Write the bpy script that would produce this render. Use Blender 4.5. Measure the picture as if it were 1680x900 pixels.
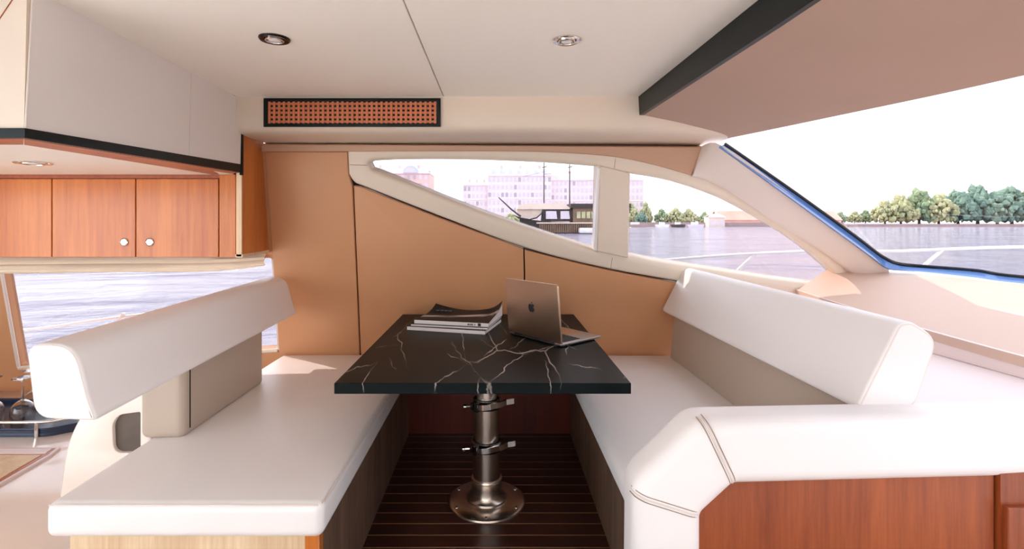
import bpy, bmesh, math, random
from mathutils import Vector, Matrix
from mathutils.geometry import tessellate_polygon

for o in list(bpy.data.objects):
    bpy.data.objects.remove(o)
SC = bpy.context.scene
COL = SC.collection
random.seed(7)

# ------------------------------------------------------------------ camera, sky, sun, exposure
F, CX, CY, EYE = 830.0, 813.0, 362.0, 1.08          # focal length in px, principal point, eye height
cam = bpy.data.cameras.new('camera')
cam.sensor_width = 36.0
cam.lens = F / 1680.0 * 36.0
cam.shift_x = (840.0 - CX) / 1680.0
cam.shift_y = (CY - 450.0) / 1680.0
cam.clip_start = 0.02
cam.clip_end = 5000
camo = bpy.data.objects.new('camera', cam)
camo.location = (0, 0, EYE)
camo.rotation_euler = (math.pi / 2, 0, 0)
COL.objects.link(camo)
SC.camera = camo

SKY_STRENGTH = 2.4
SUN_STRENGTH = 3.6
SC.view_settings.view_transform = 'Standard'
SC.view_settings.look = 'None'
SC.view_settings.exposure = 1.50
SC.view_settings.gamma = 1.0
SC.view_settings.use_curve_mapping = False
SC.cycles.max_bounces = 12
SC.cycles.diffuse_bounces = 6
SC.cycles.transparent_max_bounces = 16
SC.cycles.caustics_reflective = False
SC.cycles.caustics_refractive = False
SC.cycles.sample_clamp_indirect = 6.0

W = bpy.data.worlds.new('sky')
SC.world = W
W.use_nodes = True
wn, wl = W.node_tree.nodes, W.node_tree.links
wn.clear()
wo = wn.new('ShaderNodeOutputWorld')
wb = wn.new('ShaderNodeBackground')
wt = wn.new('ShaderNodeTexCoord')
ws = wn.new('ShaderNodeSeparateXYZ')
wr = wn.new('ShaderNodeValToRGB')
wr.color_ramp.elements[0].position = 0.0
wr.color_ramp.elements[0].color = (0.90, 0.945, 1.0, 1)
wr.color_ramp.elements[1].position = 0.8
wr.color_ramp.elements[1].color = (0.78, 0.87, 1.0, 1)
wl.new(wt.outputs['Generated'], ws.inputs[0])
wl.new(ws.outputs['Z'], wr.inputs[0])
wl.new(wr.outputs[0], wb.inputs['Color'])
wb.inputs['Strength'].default_value = SKY_STRENGTH
wl.new(wb.outputs[0], wo.inputs[0])

SUN_DIR = Vector((0.66, -0.35, -0.58)).normalized()      # the way the sun's light travels
sd = bpy.data.lights.new('sun', 'SUN')
sd.energy = SUN_STRENGTH
sd.color = (1.0, 0.88, 0.76)
sd.angle = math.radians(0.6)
so = bpy.data.objects.new('sun', sd)
so.rotation_euler = SUN_DIR.to_track_quat('-Z', 'Y').to_euler()
so.location = (-6, 5, 4)
COL.objects.link(so)


def P(px, py, d):
    """point seen at photo pixel px,py that stands at distance d into the cabin"""
    return Vector(((px - CX) / F * d, d, EYE + (CY - py) / F * d))


# ------------------------------------------------------------------ materials
def lin(c):
    return tuple((v / 255 / 12.92) if v / 255 <= 0.04045 else ((v / 255 + 0.055) / 1.055) ** 2.4 for v in c)


def newmat(name):
    m = bpy.data.materials.new(name)
    m.use_nodes = True
    n, l = m.node_tree.nodes, m.node_tree.links
    return m, n, l, n['Principled BSDF']


def tex_coord(n, l, scale=(1, 1, 1), rot=(0, 0, 0), kind='Object'):
    tc = n.new('ShaderNodeTexCoord')
    mp = n.new('ShaderNodeMapping')
    mp.inputs['Scale'].default_value = scale
    mp.inputs['Rotation'].default_value = rot
    l.new(tc.outputs[kind], mp.inputs[0])
    return mp


def plain(name, rgb, rough=0.5, metal=0.0, bump=0.0, bscale=300.0, var=0.0, vscale=3.0, coat=0.0, spec=0.5):
    m, n, l, b = newmat(name)
    c = lin(rgb)
    b.inputs['Base Color'].default_value = (*c, 1)
    b.inputs['Roughness'].default_value = rough
    b.inputs['Metallic'].default_value = metal
    b.inputs['Coat Weight'].default_value = coat
    b.inputs['Specular IOR Level'].default_value = spec
    if bump or var:
        mp = tex_coord(n, l)
    if bump:
        t = n.new('ShaderNodeTexNoise')
        t.inputs['Scale'].default_value = bscale
        t.inputs['Detail'].default_value = 3
        bp = n.new('ShaderNodeBump')
        bp.inputs['Strength'].default_value = bump
        bp.inputs['Distance'].default_value = 0.002
        l.new(mp.outputs[0], t.inputs[0])
        l.new(t.outputs[0], bp.inputs['Height'])
        l.new(bp.outputs[0], b.inputs['Normal'])
    if var:
        t2 = n.new('ShaderNodeTexNoise')
        t2.inputs['Scale'].default_value = vscale
        t2.inputs['Detail'].default_value = 4
        r = n.new('ShaderNodeValToRGB')
        r.color_ramp.elements[0].position = 0.3
        r.color_ramp.elements[1].position = 0.7
        r.color_ramp.elements[0].color = (*[v * (1 - var) for v in c], 1)
        r.color_ramp.elements[1].color = (*[min(1, v * (1 + var)) for v in c], 1)
        l.new(mp.outputs[0], t2.inputs[0])
        l.new(t2.outputs[0], r.inputs[0])
        l.new(r.outputs[0], b.inputs['Base Color'])
    return m


def wood(name, dark, light, grain='z', rough=0.35, fine=70.0, coat=0.0, stretch=0.06):
    m, n, l, b = newmat(name)
    s = {'x': (stretch, 1, 1), 'y': (1, stretch, 1), 'z': (1, 1, stretch)}[grain]
    mp = tex_coord(n, l, s)
    t = n.new('ShaderNodeTexNoise')
    t.inputs['Scale'].default_value = fine
    t.inputs['Detail'].default_value = 6
    t.inputs['Roughness'].default_value = 0.65
    t2 = n.new('ShaderNodeTexNoise')
    t2.inputs['Scale'].default_value = fine / 9
    t2.inputs['Detail'].default_value = 3
    t2.inputs['Distortion'].default_value = 0.6
    l.new(mp.outputs[0], t.inputs[0])
    l.new(mp.outputs[0], t2.inputs[0])
    mx = n.new('ShaderNodeMath')
    mx.operation = 'ADD'
    ml = n.new('ShaderNodeMath')
    ml.operation = 'MULTIPLY'
    ml.inputs[1].default_value = 0.5
    l.new(t.outputs[0], mx.inputs[0])
    l.new(t2.outputs[0], mx.inputs[1])
    l.new(mx.outputs[0], ml.inputs[0])
    r = n.new('ShaderNodeValToRGB')
    r.color_ramp.elements[0].position = 0.36
    r.color_ramp.elements[1].position = 0.64
    r.color_ramp.elements[0].color = (*lin(dark), 1)
    r.color_ramp.elements[1].color = (*lin(light), 1)
    l.new(ml.outputs[0], r.inputs[0])
    l.new(r.outputs[0], b.inputs['Base Color'])
    bp = n.new('ShaderNodeBump')
    bp.inputs['Strength'].default_value = 0.12
    bp.inputs['Distance'].default_value = 0.001
    l.new(t.outputs[0], bp.inputs['Height'])
    l.new(bp.outputs[0], b.inputs['Normal'])
    b.inputs['Roughness'].default_value = rough
    b.inputs['Coat Weight'].default_value = coat
    b.inputs['Coat Roughness'].default_value = 0.15
    return m


def glass_pane(name, tint, gloss=0.06):
    m, n, l, b = newmat(name)
    n.remove(b)
    tr = n.new('ShaderNodeBsdfTransparent')
    tr.inputs[0].default_value = (*tint, 1)
    gl = n.new('ShaderNodeBsdfGlossy')
    gl.inputs['Roughness'].default_value = 0.02
    mix = n.new('ShaderNodeMixShader')
    mix.inputs[0].default_value = gloss
    l.new(tr.outputs[0], mix.inputs[1])
    l.new(gl.outputs[0], mix.inputs[2])
    l.new(mix.outputs[0], n['Material Output'].inputs[0])
    return m


def marble():
    m, n, l, b = newmat('black_marble')
    prev = None
    for k, (sc, rz, st, width, seed) in enumerate(((1.1, 0.62, 0.45, 0.011, 1.3), (1.0, -1.05, 0.40, 0.009, 7.7),
                                                   (0.7, 1.40, 0.30, 0.008, 4.1), (1.7, 0.50, 0.30, 0.012, 9.2))):
        mp = tex_coord(n, l, (sc, sc * st, sc), (0, 0, rz))
        mp.inputs['Location'].default_value = (seed, seed * 2, 0.3)
        jn = n.new('ShaderNodeTexNoise')
        jn.inputs['Scale'].default_value = 14.0
        jn.inputs['Detail'].default_value = 3
        jv = n.new('ShaderNodeVectorMath'); jv.operation = 'SCALE'; jv.inputs['Scale'].default_value = 0.05
        ja = n.new('ShaderNodeVectorMath'); ja.operation = 'ADD'
        l.new(mp.outputs[0], jn.inputs[0]); l.new(jn.outputs['Color'], jv.inputs[0])
        l.new(mp.outputs[0], ja.inputs[0]); l.new(jv.outputs[0], ja.inputs[1])
        ab = n.new('ShaderNodeTexVoronoi')
        ab.feature = 'DISTANCE_TO_EDGE'
        ab.voronoi_dimensions = '2D'
        ab.inputs['Scale'].default_value = 3.4
        l.new(ja.outputs[0], ab.inputs['Vector'])
        mr = n.new('ShaderNodeMapRange')
        mr.inputs['From Min'].default_value = 0.0
        mr.inputs['From Max'].default_value = width
        mr.inputs['To Min'].default_value = 1.0
        mr.inputs['To Max'].default_value = 0.0
        l.new(ab.outputs[0], mr.inputs[0])
        mk = n.new('ShaderNodeTexNoise')
        mk.inputs['Scale'].default_value = 5.0
        mk.inputs['Detail'].default_value = 2
        l.new(mp.outputs[0], mk.inputs[0])
        mm = n.new('ShaderNodeMapRange')
        mm.inputs['From Min'].default_value = 0.50
        mm.inputs['From Max'].default_value = 0.66
        l.new(mk.outputs[0], mm.inputs[0])
        mu = n.new('ShaderNodeMath'); mu.operation = 'MULTIPLY'
        l.new(mr.outputs[0], mu.inputs[0]); l.new(mm.outputs[0], mu.inputs[1])
        if prev is None:
            prev = mu
        else:
            mx = n.new('ShaderNodeMath'); mx.operation = 'MAXIMUM'
            l.new(prev.outputs[0], mx.inputs[0]); l.new(mu.outputs[0], mx.inputs[1])
            prev = mx
    r = n.new('ShaderNodeValToRGB')
    r.color_ramp.elements[0].color = (*lin((13, 21, 21)), 1)
    r.color_ramp.elements[1].color = (*lin((205, 195, 188)), 1)
    l.new(prev.outputs[0], r.inputs[0])
    l.new(r.outputs[0], b.inputs['Base Color'])
    b.inputs['Roughness'].default_value = 0.40
    b.inputs['Specular IOR Level'].default_value = 0.10
    return m


def water_mat():
    m, n, l, b = newmat('river_water')
    mp = tex_coord(n, l, (0.55, 1.0, 1.0))
    t = n.new('ShaderNodeTexNoise')
    t.inputs['Scale'].default_value = 0.4
    t.inputs['Detail'].default_value = 9
    t.inputs['Roughness'].default_value = 0.6
    l.new(mp.outputs[0], t.inputs[0])
    bp = n.new('ShaderNodeBump')
    bp.inputs['Strength'].default_value = 1.0
    bp.inputs['Distance'].default_value = 4.0
    t2 = n.new('ShaderNodeTexNoise')
    t2.inputs['Scale'].default_value = 0.07
    t2.inputs['Detail'].default_value = 4
    l.new(mp.outputs[0], t2.inputs[0])
    ma = n.new('ShaderNodeMath'); ma.operation = 'MULTIPLY_ADD'; ma.inputs[1].default_value = 5.0
    l.new(t2.outputs[0], ma.inputs[0]); l.new(t.outputs[0], ma.inputs[2])
    l.new(ma.outputs[0], bp.inputs['Height'])
    l.new(bp.outputs[0], b.inputs['Normal'])
    b.inputs['Base Color'].default_value = (*lin((184, 178, 196)), 1)
    b.inputs['Roughness'].default_value = 0.1
    b.inputs['IOR'].default_value = 1.36
    return m


def foliage_mat(name, a, c):
    m, n, l, b = newmat(name)
    mp = tex_coord(n, l)
    t = n.new('ShaderNodeTexNoise')
    t.inputs['Scale'].default_value = 0.5
    t.inputs['Detail'].default_value = 6
    r = n.new('ShaderNodeValToRGB')
    r.color_ramp.elements[0].position = 0.35
    r.color_ramp.elements[1].position = 0.65
    r.color_ramp.elements[0].color = (*lin(a), 1)
    r.color_ramp.elements[1].color = (*lin(c), 1)
    l.new(mp.outputs[0], t.inputs[0]); l.new(t.outputs[0], r.inputs[0]); l.new(r.outputs[0], b.inputs['Base Color'])
    b.inputs['Roughness'].default_value = 0.8
    return m


def cover_mat():
    m, n, l, b = newmat('magazine_cover')
    mp = tex_coord(n, l, (1, 1, 1), (0, 0, -0.32), 'Generated')
    w = n.new('ShaderNodeTexNoise')
    w.inputs['Scale'].default_value = 9
    w.inputs['Detail'].default_value = 5
    st = n.new('ShaderNodeMapping')
    st.inputs['Scale'].default_value = (0.35, 2.2, 1)
    l.new(mp.outputs[0], st.inputs[0]); l.new(st.outputs[0], w.inputs[0])
    sp = n.new('ShaderNodeSeparateXYZ')
    l.new(mp.outputs[0], sp.inputs[0])
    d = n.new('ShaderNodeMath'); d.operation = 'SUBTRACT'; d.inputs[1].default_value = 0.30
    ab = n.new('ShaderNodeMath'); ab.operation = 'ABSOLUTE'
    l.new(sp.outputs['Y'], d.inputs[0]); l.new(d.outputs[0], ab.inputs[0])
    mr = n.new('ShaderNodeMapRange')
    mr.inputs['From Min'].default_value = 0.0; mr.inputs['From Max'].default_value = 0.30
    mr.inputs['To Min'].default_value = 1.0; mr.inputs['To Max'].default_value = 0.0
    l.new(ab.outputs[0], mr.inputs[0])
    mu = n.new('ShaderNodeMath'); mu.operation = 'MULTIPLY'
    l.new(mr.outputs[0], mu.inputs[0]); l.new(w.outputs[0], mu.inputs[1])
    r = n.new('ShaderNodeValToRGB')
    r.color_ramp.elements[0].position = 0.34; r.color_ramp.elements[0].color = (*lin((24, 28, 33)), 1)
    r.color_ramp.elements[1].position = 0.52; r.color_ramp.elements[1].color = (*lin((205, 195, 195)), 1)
    l.new(mu.outputs[0], r.inputs[0]); l.new(r.outputs[0], b.inputs['Base Color'])
    b.inputs['Roughness'].default_value = 0.42
    b.inputs['Specular IOR Level'].default_value = 0.12
    return m


M = dict(
    ceiling=plain('ceiling_cream_vinyl', (252, 246, 236), 0.55, bump=0.08),
    cove=plain('cove_vinyl', (222, 206, 188), 0.5, bump=0.08),
    liner=plain('tan_headliner', (184, 156, 140), 0.8, bump=0.15, var=0.03),
    tan=plain('tan_leather', (200, 146, 104), 0.42, bump=0.15, bscale=500, var=0.03),
    taupe=plain('taupe_leather', (184, 168, 152), 0.42, bump=0.15, bscale=500),
    header=plain('brown_vinyl', (188, 150, 124), 0.5, bump=0.1),
    frame=plain('window_frame_vinyl', (222, 208, 190), 0.42, bump=0.06),
    beam=plain('pillar_vinyl', (222, 210, 200), 0.45, bump=0.08),
    white=plain('white_leather', (238, 234, 232), 0.38, bump=0.12, bscale=600),
    piping=plain('piping_leather', (226, 216, 208), 0.45),
    thread=plain('stitch_thread', (150, 128, 112), 0.7),
    grey=plain('grey_white_fabric', (236, 230, 224), 0.75, bump=0.25, bscale=700),
    cherry=wood('cherry_veneer', (178, 92, 30), (212, 128, 52), 'z', 0.32, 60, 0.2),
    cherry_y=wood('cherry_trim', (150, 72, 34), (186, 98, 52), 'y', 0.35, 60, 0.2),
    cherry_dark=wood('cherry_panel', (122, 54, 22), (168, 86, 42), 'z', 0.36, 70, 0.1),
    redwood=wood('dark_red_panel', (84, 26, 14), (110, 38, 20), 'z', 0.4, 60),
    oak=wood('light_oak', (206, 176, 138), (236, 212, 176), 'z', 0.5, 110),
    brownoak=wood('brown_oak', (78, 58, 46), (134, 106, 86), 'z', 0.55, 120),
    slat=wood('dark_teak', (40, 18, 13), (74, 34, 24), 'x', 0.3, 60, 0.15),
    caulk=plain('tan_caulk', (176, 132, 98), 0.5),
    black=plain('black_lacquer', (6, 18, 18), 0.35, spec=0.25),
    shadow=plain('black_backing', (8, 8, 9), 0.8),
    lattice=plain('copper_lattice', (200, 116, 76), 0.4, var=0.08, vscale=20),
    chrome=plain('chrome', (225, 222, 218), 0.12, 1.0),
    steel=plain('brushed_steel', (228, 216, 204), 0.26, 1.0, var=0.06, vscale=14),
    darkmetal=plain('dark_bronze', (70, 58, 52), 0.3, 1.0),
    clamp=plain('clamp_steel', (96, 96, 98), 0.25, 1.0),
    alu=plain('laptop_aluminium', (176, 168, 164), 0.3, 1.0),
    alu_lid=plain('tan_tinted_aluminium', (196, 168, 144), 0.33, 1.0),  # warm tint stands in for the tan wall mirrored in the lid
    key=plain('laptop_key', (28, 28, 32), 0.5),
    marble=marble(),
    paper=plain('paper_edge', (236, 230, 226), 0.7),
    cover=cover_mat(),
    coverdark=plain('dark_cover', (34, 34, 38), 0.45, spec=0.25),
    ink=plain('print_ink', (38, 38, 42), 0.6),
    inkblue=plain('print_blue', (50, 96, 140), 0.4),
    counter=plain('galley_counter', (240, 226, 214), 0.16, coat=0.4, var=0.04, vscale=4),
    navy=plain('navy_tray', (18, 34, 62), 0.25),
    pocket=plain('dark_pocket', (92, 80, 70), 0.6, var=0.15, vscale=20),
    blind=plain('blind_fabric', (242, 226, 202), 0.85, bump=0.2),
    gasket=plain('black_gasket', (8, 12, 14), 0.35),
    band=plain('sky_reflection_blue', (92, 124, 176), 0.15),  # blue of the reflected sky put into the base colour
    dash=plain('dash_vinyl', (206, 178, 160), 0.55, bump=0.1),
    shelf=plain('shelf_vinyl', (232, 218, 214), 0.45, bump=0.06),
    saloon=plain('pale_bounce_finish', (240, 238, 234), 0.9, bump=0.3),  # finish of the added floor and wall, whitened to bounce light
    gelcoat=plain('white_gelcoat', (236, 234, 232), 0.25),
    pane=glass_pane('tinted_glass', (0.56, 0.542, 0.548), 0.03),
    windscreen=glass_pane('windscreen_glass', (0.575, 0.555, 0.560), 0.03),
    water=water_mat(),
    stone=plain('pale_pink_stucco', (246, 232, 230), 0.9, var=0.06, vscale=0.1),
    brick=plain('pink_brick', (236, 198, 190), 0.9, var=0.08, vscale=0.2),
    slate=plain('slate_roof', (202, 208, 220), 0.7),
    winglass=plain('far_window_glass', (224, 214, 224), 0.3),
    windark=plain('far_window_dark', (186, 176, 186), 0.35),
    quay=plain('granite_quay', (170, 148, 142), 0.9, var=0.1, vscale=0.3),
    hull=plain('tarred_hull', (62, 54, 50), 0.7, var=0.3, vscale=0.8),
    deckwood=plain('weathered_wood', (128, 104, 86), 0.8, var=0.2, vscale=0.8),
    canvas=plain('canvas_awning', (236, 218, 200), 0.8),
    redroof=plain('red_sheet_roof', (220, 172, 152), 0.8, var=0.12, vscale=0.2),
    trunk=plain('bark', (96, 78, 64), 0.9),
    leaf_g=foliage_mat('hazy_green_leaves', (112, 142, 112), (176, 188, 140)),  # all three leaf colours paled to stand in for distant haze
    leaf_b=foliage_mat('hazy_blue_green_leaves', (92, 130, 118), (154, 178, 152)),
    leaf_y=foliage_mat('hazy_yellow_green_leaves', (160, 168, 124), (206, 202, 158)),
)
# drinking glass: thin clear shell
_m, _n, _l, _b = newmat('drinking_glass')
_b.inputs['Transmission Weight'].default_value = 1.0
_b.inputs['Roughness'].default_value = 0.0
_b.inputs['IOR'].default_value = 1.45
M['glass'] = _m


# ------------------------------------------------------------------ mesh helpers
def link(name, me, mat, parent=None):
    if mat is not None and not me.materials:
        me.materials.append(mat)
    o = bpy.data.objects.new(name, me)
    COL.objects.link(o)
    if parent is not None:
        o.parent = parent
    return o


def finish(name, bm, mat, parent=None, smooth=True, angle=40, recalc=True):
    if recalc:
        bmesh.ops.recalc_face_normals(bm, faces=bm.faces[:])
    me = bpy.data.meshes.new(name)
    bm.to_mesh(me)
    bm.free()
    if smooth:
        me.polygons.foreach_set('use_smooth', [True] * len(me.polygons))
        me.set_sharp_from_angle(angle=math.radians(angle))
    return link(name, me, mat, parent)


def empty(name, loc=(0, 0, 0), rz=0.0):
    o = bpy.data.objects.new(name, None)
    o.empty_display_size = 0.05
    o.location = loc
    o.rotation_euler = (0, 0, rz)
    COL.objects.link(o)
    return o


def thing(name, label, cat, loc=(0, 0, 0), rz=0.0, group=None):
    o = empty(name, loc, rz)
    return tag(o, label, cat, group)


def tag(o, label, cat, group=None, kind=None):
    o['label'] = label
    o['category'] = cat
    if group:
        o['group'] = group
    if kind:
        o['kind'] = kind
    return o


def struct(o, label=None):
    o['kind'] = 'structure'
    if label:
        o['label'] = label
    return o


def bm_box(bm, x0, x1, y0, y1, z0, z1, bev=0.0, seg=2, mtx=None):
    r = bmesh.ops.create_cube(bm, size=1.0)
    vs = r['verts']
    for v in vs:
        v.co = Vector(((x0 + x1) / 2 + v.co.x * (x1 - x0), (y0 + y1) / 2 + v.co.y * (y1 - y0), (z0 + z1) / 2 + v.co.z * (z1 - z0)))
    out = vs
    if bev > 0:
        es = list({e for v in vs for e in v.link_edges})
        rr = bmesh.ops.bevel(bm, geom=es, offset=bev, segments=seg, profile=0.5, affect='EDGES')
        out = list({v for f in rr['faces'] for v in f.verts} | {v for v in vs if v.is_valid})
    if mtx is not None:
        for v in out:
            v.co = mtx @ v.co
    return out


def box(name, x0, x1, y0, y1, z0, z1, mat, parent=None, bev=0.0, seg=2, mtx=None):
    bm = bmesh.new()
    bm_box(bm, x0, x1, y0, y1, z0, z1, bev, seg, mtx)
    return finish(name, bm, mat, parent, smooth=bev > 0)


def cushion(name, x0, x1, y0, y1, z0, z1, r, mat, parent=None, crown=0.0, n=14):
    """rounded, slightly crowned upholstery block"""
    h = Vector(((x1 - x0) / 2, (y1 - y0) / 2, (z1 - z0) / 2))
    c = Vector(((x1 + x0) / 2, (y1 + y0) / 2, (z1 + z0) / 2))

    def ax(hh):
        a = [-hh + r * k / 4 for k in range(4)]
        b = [-(hh - r) + (2 * (hh - r)) * k / n for k in range(n + 1)]
        return a + b + [-v for v in reversed(a)]
    axs = [ax(h.x), ax(h.y), ax(h.z)]
    bm = bmesh.new()
    cache = {}

    def vert(p):
        k = tuple(round(v, 6) for v in p)
        if k not in cache:
            q = Vector(p)
            inner = Vector([max(-(h[i] - r), min(h[i] - r, q[i])) for i in range(3)])
            d = q - inner
            if d.length > 1e-9:
                q = inner + d.normalized() * r
            if q.z > 0:
                u, v = q.x / h.x, q.y / h.y
                q.z += crown * max(0, 1 - abs(u) ** 3) * max(0, 1 - abs(v) ** 3)
            cache[k] = bm.verts.new(c + q)
        return cache[k]
    for a, b_, e in ((0, 1, 2), (1, 2, 0), (2, 0, 1)):
        for s in (-1, 1):
            A, B = axs[a], axs[b_]
            for i in range(len(A) - 1):
                for j in range(len(B) - 1):
                    q = []
                    for (ii, jj) in ((i, j), (i + 1, j), (i + 1, j + 1), (i, j + 1)):
                        p = [0, 0, 0]
                        p[a], p[b_], p[e] = A[ii], B[jj], s * h[e]
                        q.append(vert(p))
                    if len(set(q)) == 4:
                        try:
                            bm.faces.new(q)
                        except ValueError:
                            pass
    return finish(name, bm, mat, parent, angle=60)


def catmull(pts, n=8, closed=False):
    pts = [Vector(p) for p in pts]
    out = []
    N = len(pts)
    for i in range(N if closed else N - 1):
        p0 = pts[(i - 1) % N] if closed or i > 0 else pts[i]
        p1, p2 = pts[i], pts[(i + 1) % N]
        p3 = pts[(i + 2) % N] if closed or i + 2 < N else pts[i + 1]
        for k in range(n):
            t = k / n
            out.append(0.5 * ((2 * p1) + (p2 - p0) * t + (2 * p0 - 5 * p1 + 4 * p2 - p3) * t * t + (3 * p1 - p0 - 3 * p2 + p3) * t ** 3))
    if not closed:
        out.append(pts[-1])
    return out


def round_poly(pts, radii, n=6):
    """polygon with rounded corners (2-D)"""
    out = []
    N = len(pts)
    for i in range(N):
        p, a, b = Vector(pts[i]), Vector(pts[i - 1]), Vector(pts[(i + 1) % N])
        r = radii[i] if isinstance(radii, (list, tuple)) else radii
        if r <= 0:
            out.append(p)
            continue
        ua, ub = (a - p), (b - p)
        t = min(r, ua.length * 0.45, ub.length * 0.45)
        A, B = p + ua.normalized() * t, p + ub.normalized() * t
        for k in range(n + 1):
            s = k / n
            out.append((1 - s) ** 2 * A + 2 * s * (1 - s) * p + s * s * B)
    return out


def area2(l):
    return sum(l[i - 1].x * l[i].y - l[i].x * l[i - 1].y for i in range(len(l))) / 2


def offset_loop(l, d):
    """move a CCW loop inwards by d"""
    N = len(l)
    out = []
    for i in range(N):
        a, p, b = l[i - 1], l[i], l[(i + 1) % N]
        e1, e2 = (p - a), (b - p)
        if e1.length < 1e-9 or e2.length < 1e-9:
            out.append(p.copy())
            continue
        e1.normalize(); e2.normalize()
        n1, n2 = Vector((-e1.y, e1.x)), Vector((-e2.y, e2.x))
        m = n1 + n2
        if m.length < 1e-6:
            m = n1
        m.normalize()
        k = d / max(0.4, m.dot(n1))
        out.append(p + m * k)
    return out


def slab(name, loops, to3d, w0, w1, r, mat, parent=None, n=4, r_back=0.0, angle=40, hole_r=None):
    """plate cut to 2-D outlines (first outer, others holes), its front edge rounded with radius r"""
    bm = bmesh.new()
    LL = []
    for i, lp in enumerate(loops):
        lp = [Vector((p[0], p[1])) for p in lp]
        if area2(lp) < 0:
            lp.reverse()
        LL.append(lp)
    fronts, backs = [], []
    for i, lp in enumerate(LL):
        rr = r if i == 0 or hole_r is None else hole_r
        sgn = 1 if i == 0 else -1
        rings = []
        if r_back > 0:
            for k in range(n, 0, -1):
                a = k / n * math.pi / 2
                rings.append((r_back * (1 - math.cos(a)), w0 + r_back - r_back * math.sin(a)))
            rings.append((0, w0 + r_back))
        else:
            rings.append((0, w0))
        if rr > 0:
            for k in range(n + 1):
                a = k / n * math.pi / 2
                rings.append((rr * (1 - math.cos(a)), w1 - rr + rr * math.sin(a)))
        else:
            rings.append((0, w1))
        prev = None
        first = None
        for (off, w) in rings:
            l2 = offset_loop(lp, sgn * off) if off else lp
            vs = [bm.verts.new(to3d(p.x, p.y, w)) for p in l2]
            if prev:
                for j in range(len(vs)):
                    bm.faces.new((prev[0][j - 1], prev[0][j], vs[j], vs[j - 1]))
            else:
                first = (vs, l2)
            prev = (vs, l2)
        fronts.append(prev)
        backs.append(first)
    for side in (fronts, backs):
        flat = [v for (vs, _) in side for v in vs]
        tris = tessellate_polygon([[Vector((p.x, p.y, 0)) for p in l2] for (_, l2) in side])
        if len(side) == 1:
            try:
                bm.faces.new(flat)
                continue
            except ValueError:
                pass
        for t in tris:
            try:
                bm.faces.new([flat[i] for i in t])
            except ValueError:
                pass
    return finish(name, bm, mat, parent, angle=angle)


def lathe(name, prof, mat, parent=None, seg=40, mtx=None, angle=35):
    bm = bmesh.new()
    rings = []
    for (r, z) in prof:
        if r < 1e-6:
            rings.append([bm.verts.new((0, 0, z))])
        else:
            rings.append([bm.verts.new((r * math.cos(2 * math.pi * k / seg), r * math.sin(2 * math.pi * k / seg), z)) for k in range(seg)])
    for a, b in zip(rings, rings[1:]):
        for k in range(seg):
            k2 = (k + 1) % seg
            if len(a) == 1 and len(b) == 1:
                continue
            if len(a) == 1:
                bm.faces.new((a[0], b[k], b[k2]))
            elif len(b) == 1:
                bm.faces.new((a[k], a[k2], b[0]))
            else:
                bm.faces.new((a[k], a[k2], b[k2], b[k]))
    if mtx is not None:
        bmesh.ops.transform(bm, matrix=mtx, verts=bm.verts[:])
    return finish(name, bm, mat, parent, angle=angle)


def bm_tube(bm, pts, rad, seg=10, cap=True):
    pts = [Vector(p) for p in pts]
    N = len(pts)
    up = None
    rings = []
    for i in range(N):
        t = (pts[min(i + 1, N - 1)] - pts[max(i - 1, 0)]).normalized()
        if up is None:
            up = Vector((0, 0, 1)) if abs(t.z) < 0.9 else Vector((1, 0, 0))
        u = (up - t * up.dot(t)).normalized()
        up = u
        v = t.cross(u)
        rr = rad[i] if isinstance(rad, (list, tuple)) else rad
        rings.append([bm.verts.new(pts[i] + (u * math.cos(2 * math.pi * k / seg) + v * math.sin(2 * math.pi * k / seg)) * rr) for k in range(seg)])
    for a, b in zip(rings, rings[1:]):
        for k in range(seg):
            bm.faces.new((a[k], a[(k + 1) % seg], b[(k + 1) % seg], b[k]))
    if cap:
        bm.faces.new(rings[0][::-1]); bm.faces.new(rings[-1])


def tube(name, pts, rad, mat, parent=None, seg=10):
    bm = bmesh.new()
    bm_tube(bm, pts, rad, seg)
    return finish(name, bm, mat, parent)


def loft(name, rows, mat, parent=None, thick=None, angle=40):
    """surface through rows of points; thick = vector that gives it body"""
    bm = bmesh.new()
    g = [[bm.verts.new(Vector(p)) for p in r] for r in rows]
    for a, b in zip(g, g[1:]):
        for k in range(len(a) - 1):
            bm.faces.new((a[k], a[k + 1], b[k + 1], b[k]))
    if thick is not None:
        tv = Vector(thick)
        h = [[bm.verts.new(v.co + tv) for v in r] for r in g]
        for a, b in zip(h, h[1:]):
            for k in range(len(a) - 1):
                bm.faces.new((a[k], b[k], b[k + 1], a[k + 1]))
        R, C = len(g), len(g[0])
        loop = [(0, k) for k in range(C)] + [(k, C - 1) for k in range(1, R)] + [(R - 1, k) for k in range(C - 2, -1, -1)] + [(k, 0) for k in range(R - 2, 0, -1)]
        for (a, b) in zip(loop, loop[1:] + loop[:1]):
            bm.faces.new((g[a[0]][a[1]], g[b[0]][b[1]], h[b[0]][b[1]], h[a[0]][a[1]]))
    return finish(name, bm, mat, parent, angle=angle)


def dup(o, name=None, parent=None, **kw):
    c = o.copy()
    if name:
        c.name = name
    COL.objects.link(c)
    c.parent = parent
    return c


# ------------------------------------------------------------------ the setting: sloping side wall
WA, WB = 2.666, 0.235                                    # y = WA - WB*z : the cabin side leans inwards as it rises
WN = 1.0 / math.sqrt(1 + WB * WB)


def wall3(x, z, w):
    return Vector((x, WA - WB * z - w * WN, z - w * WB * WN))


def wpix(px, py):
    k = (CY - py) / F
    d = (WA - WB * EYE) / (1 + WB * k)
    p = P(px, py, d)
    return Vector((p.x, p.z))


def wl_(pts):
    return [wpix(*p) for p in pts]


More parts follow.
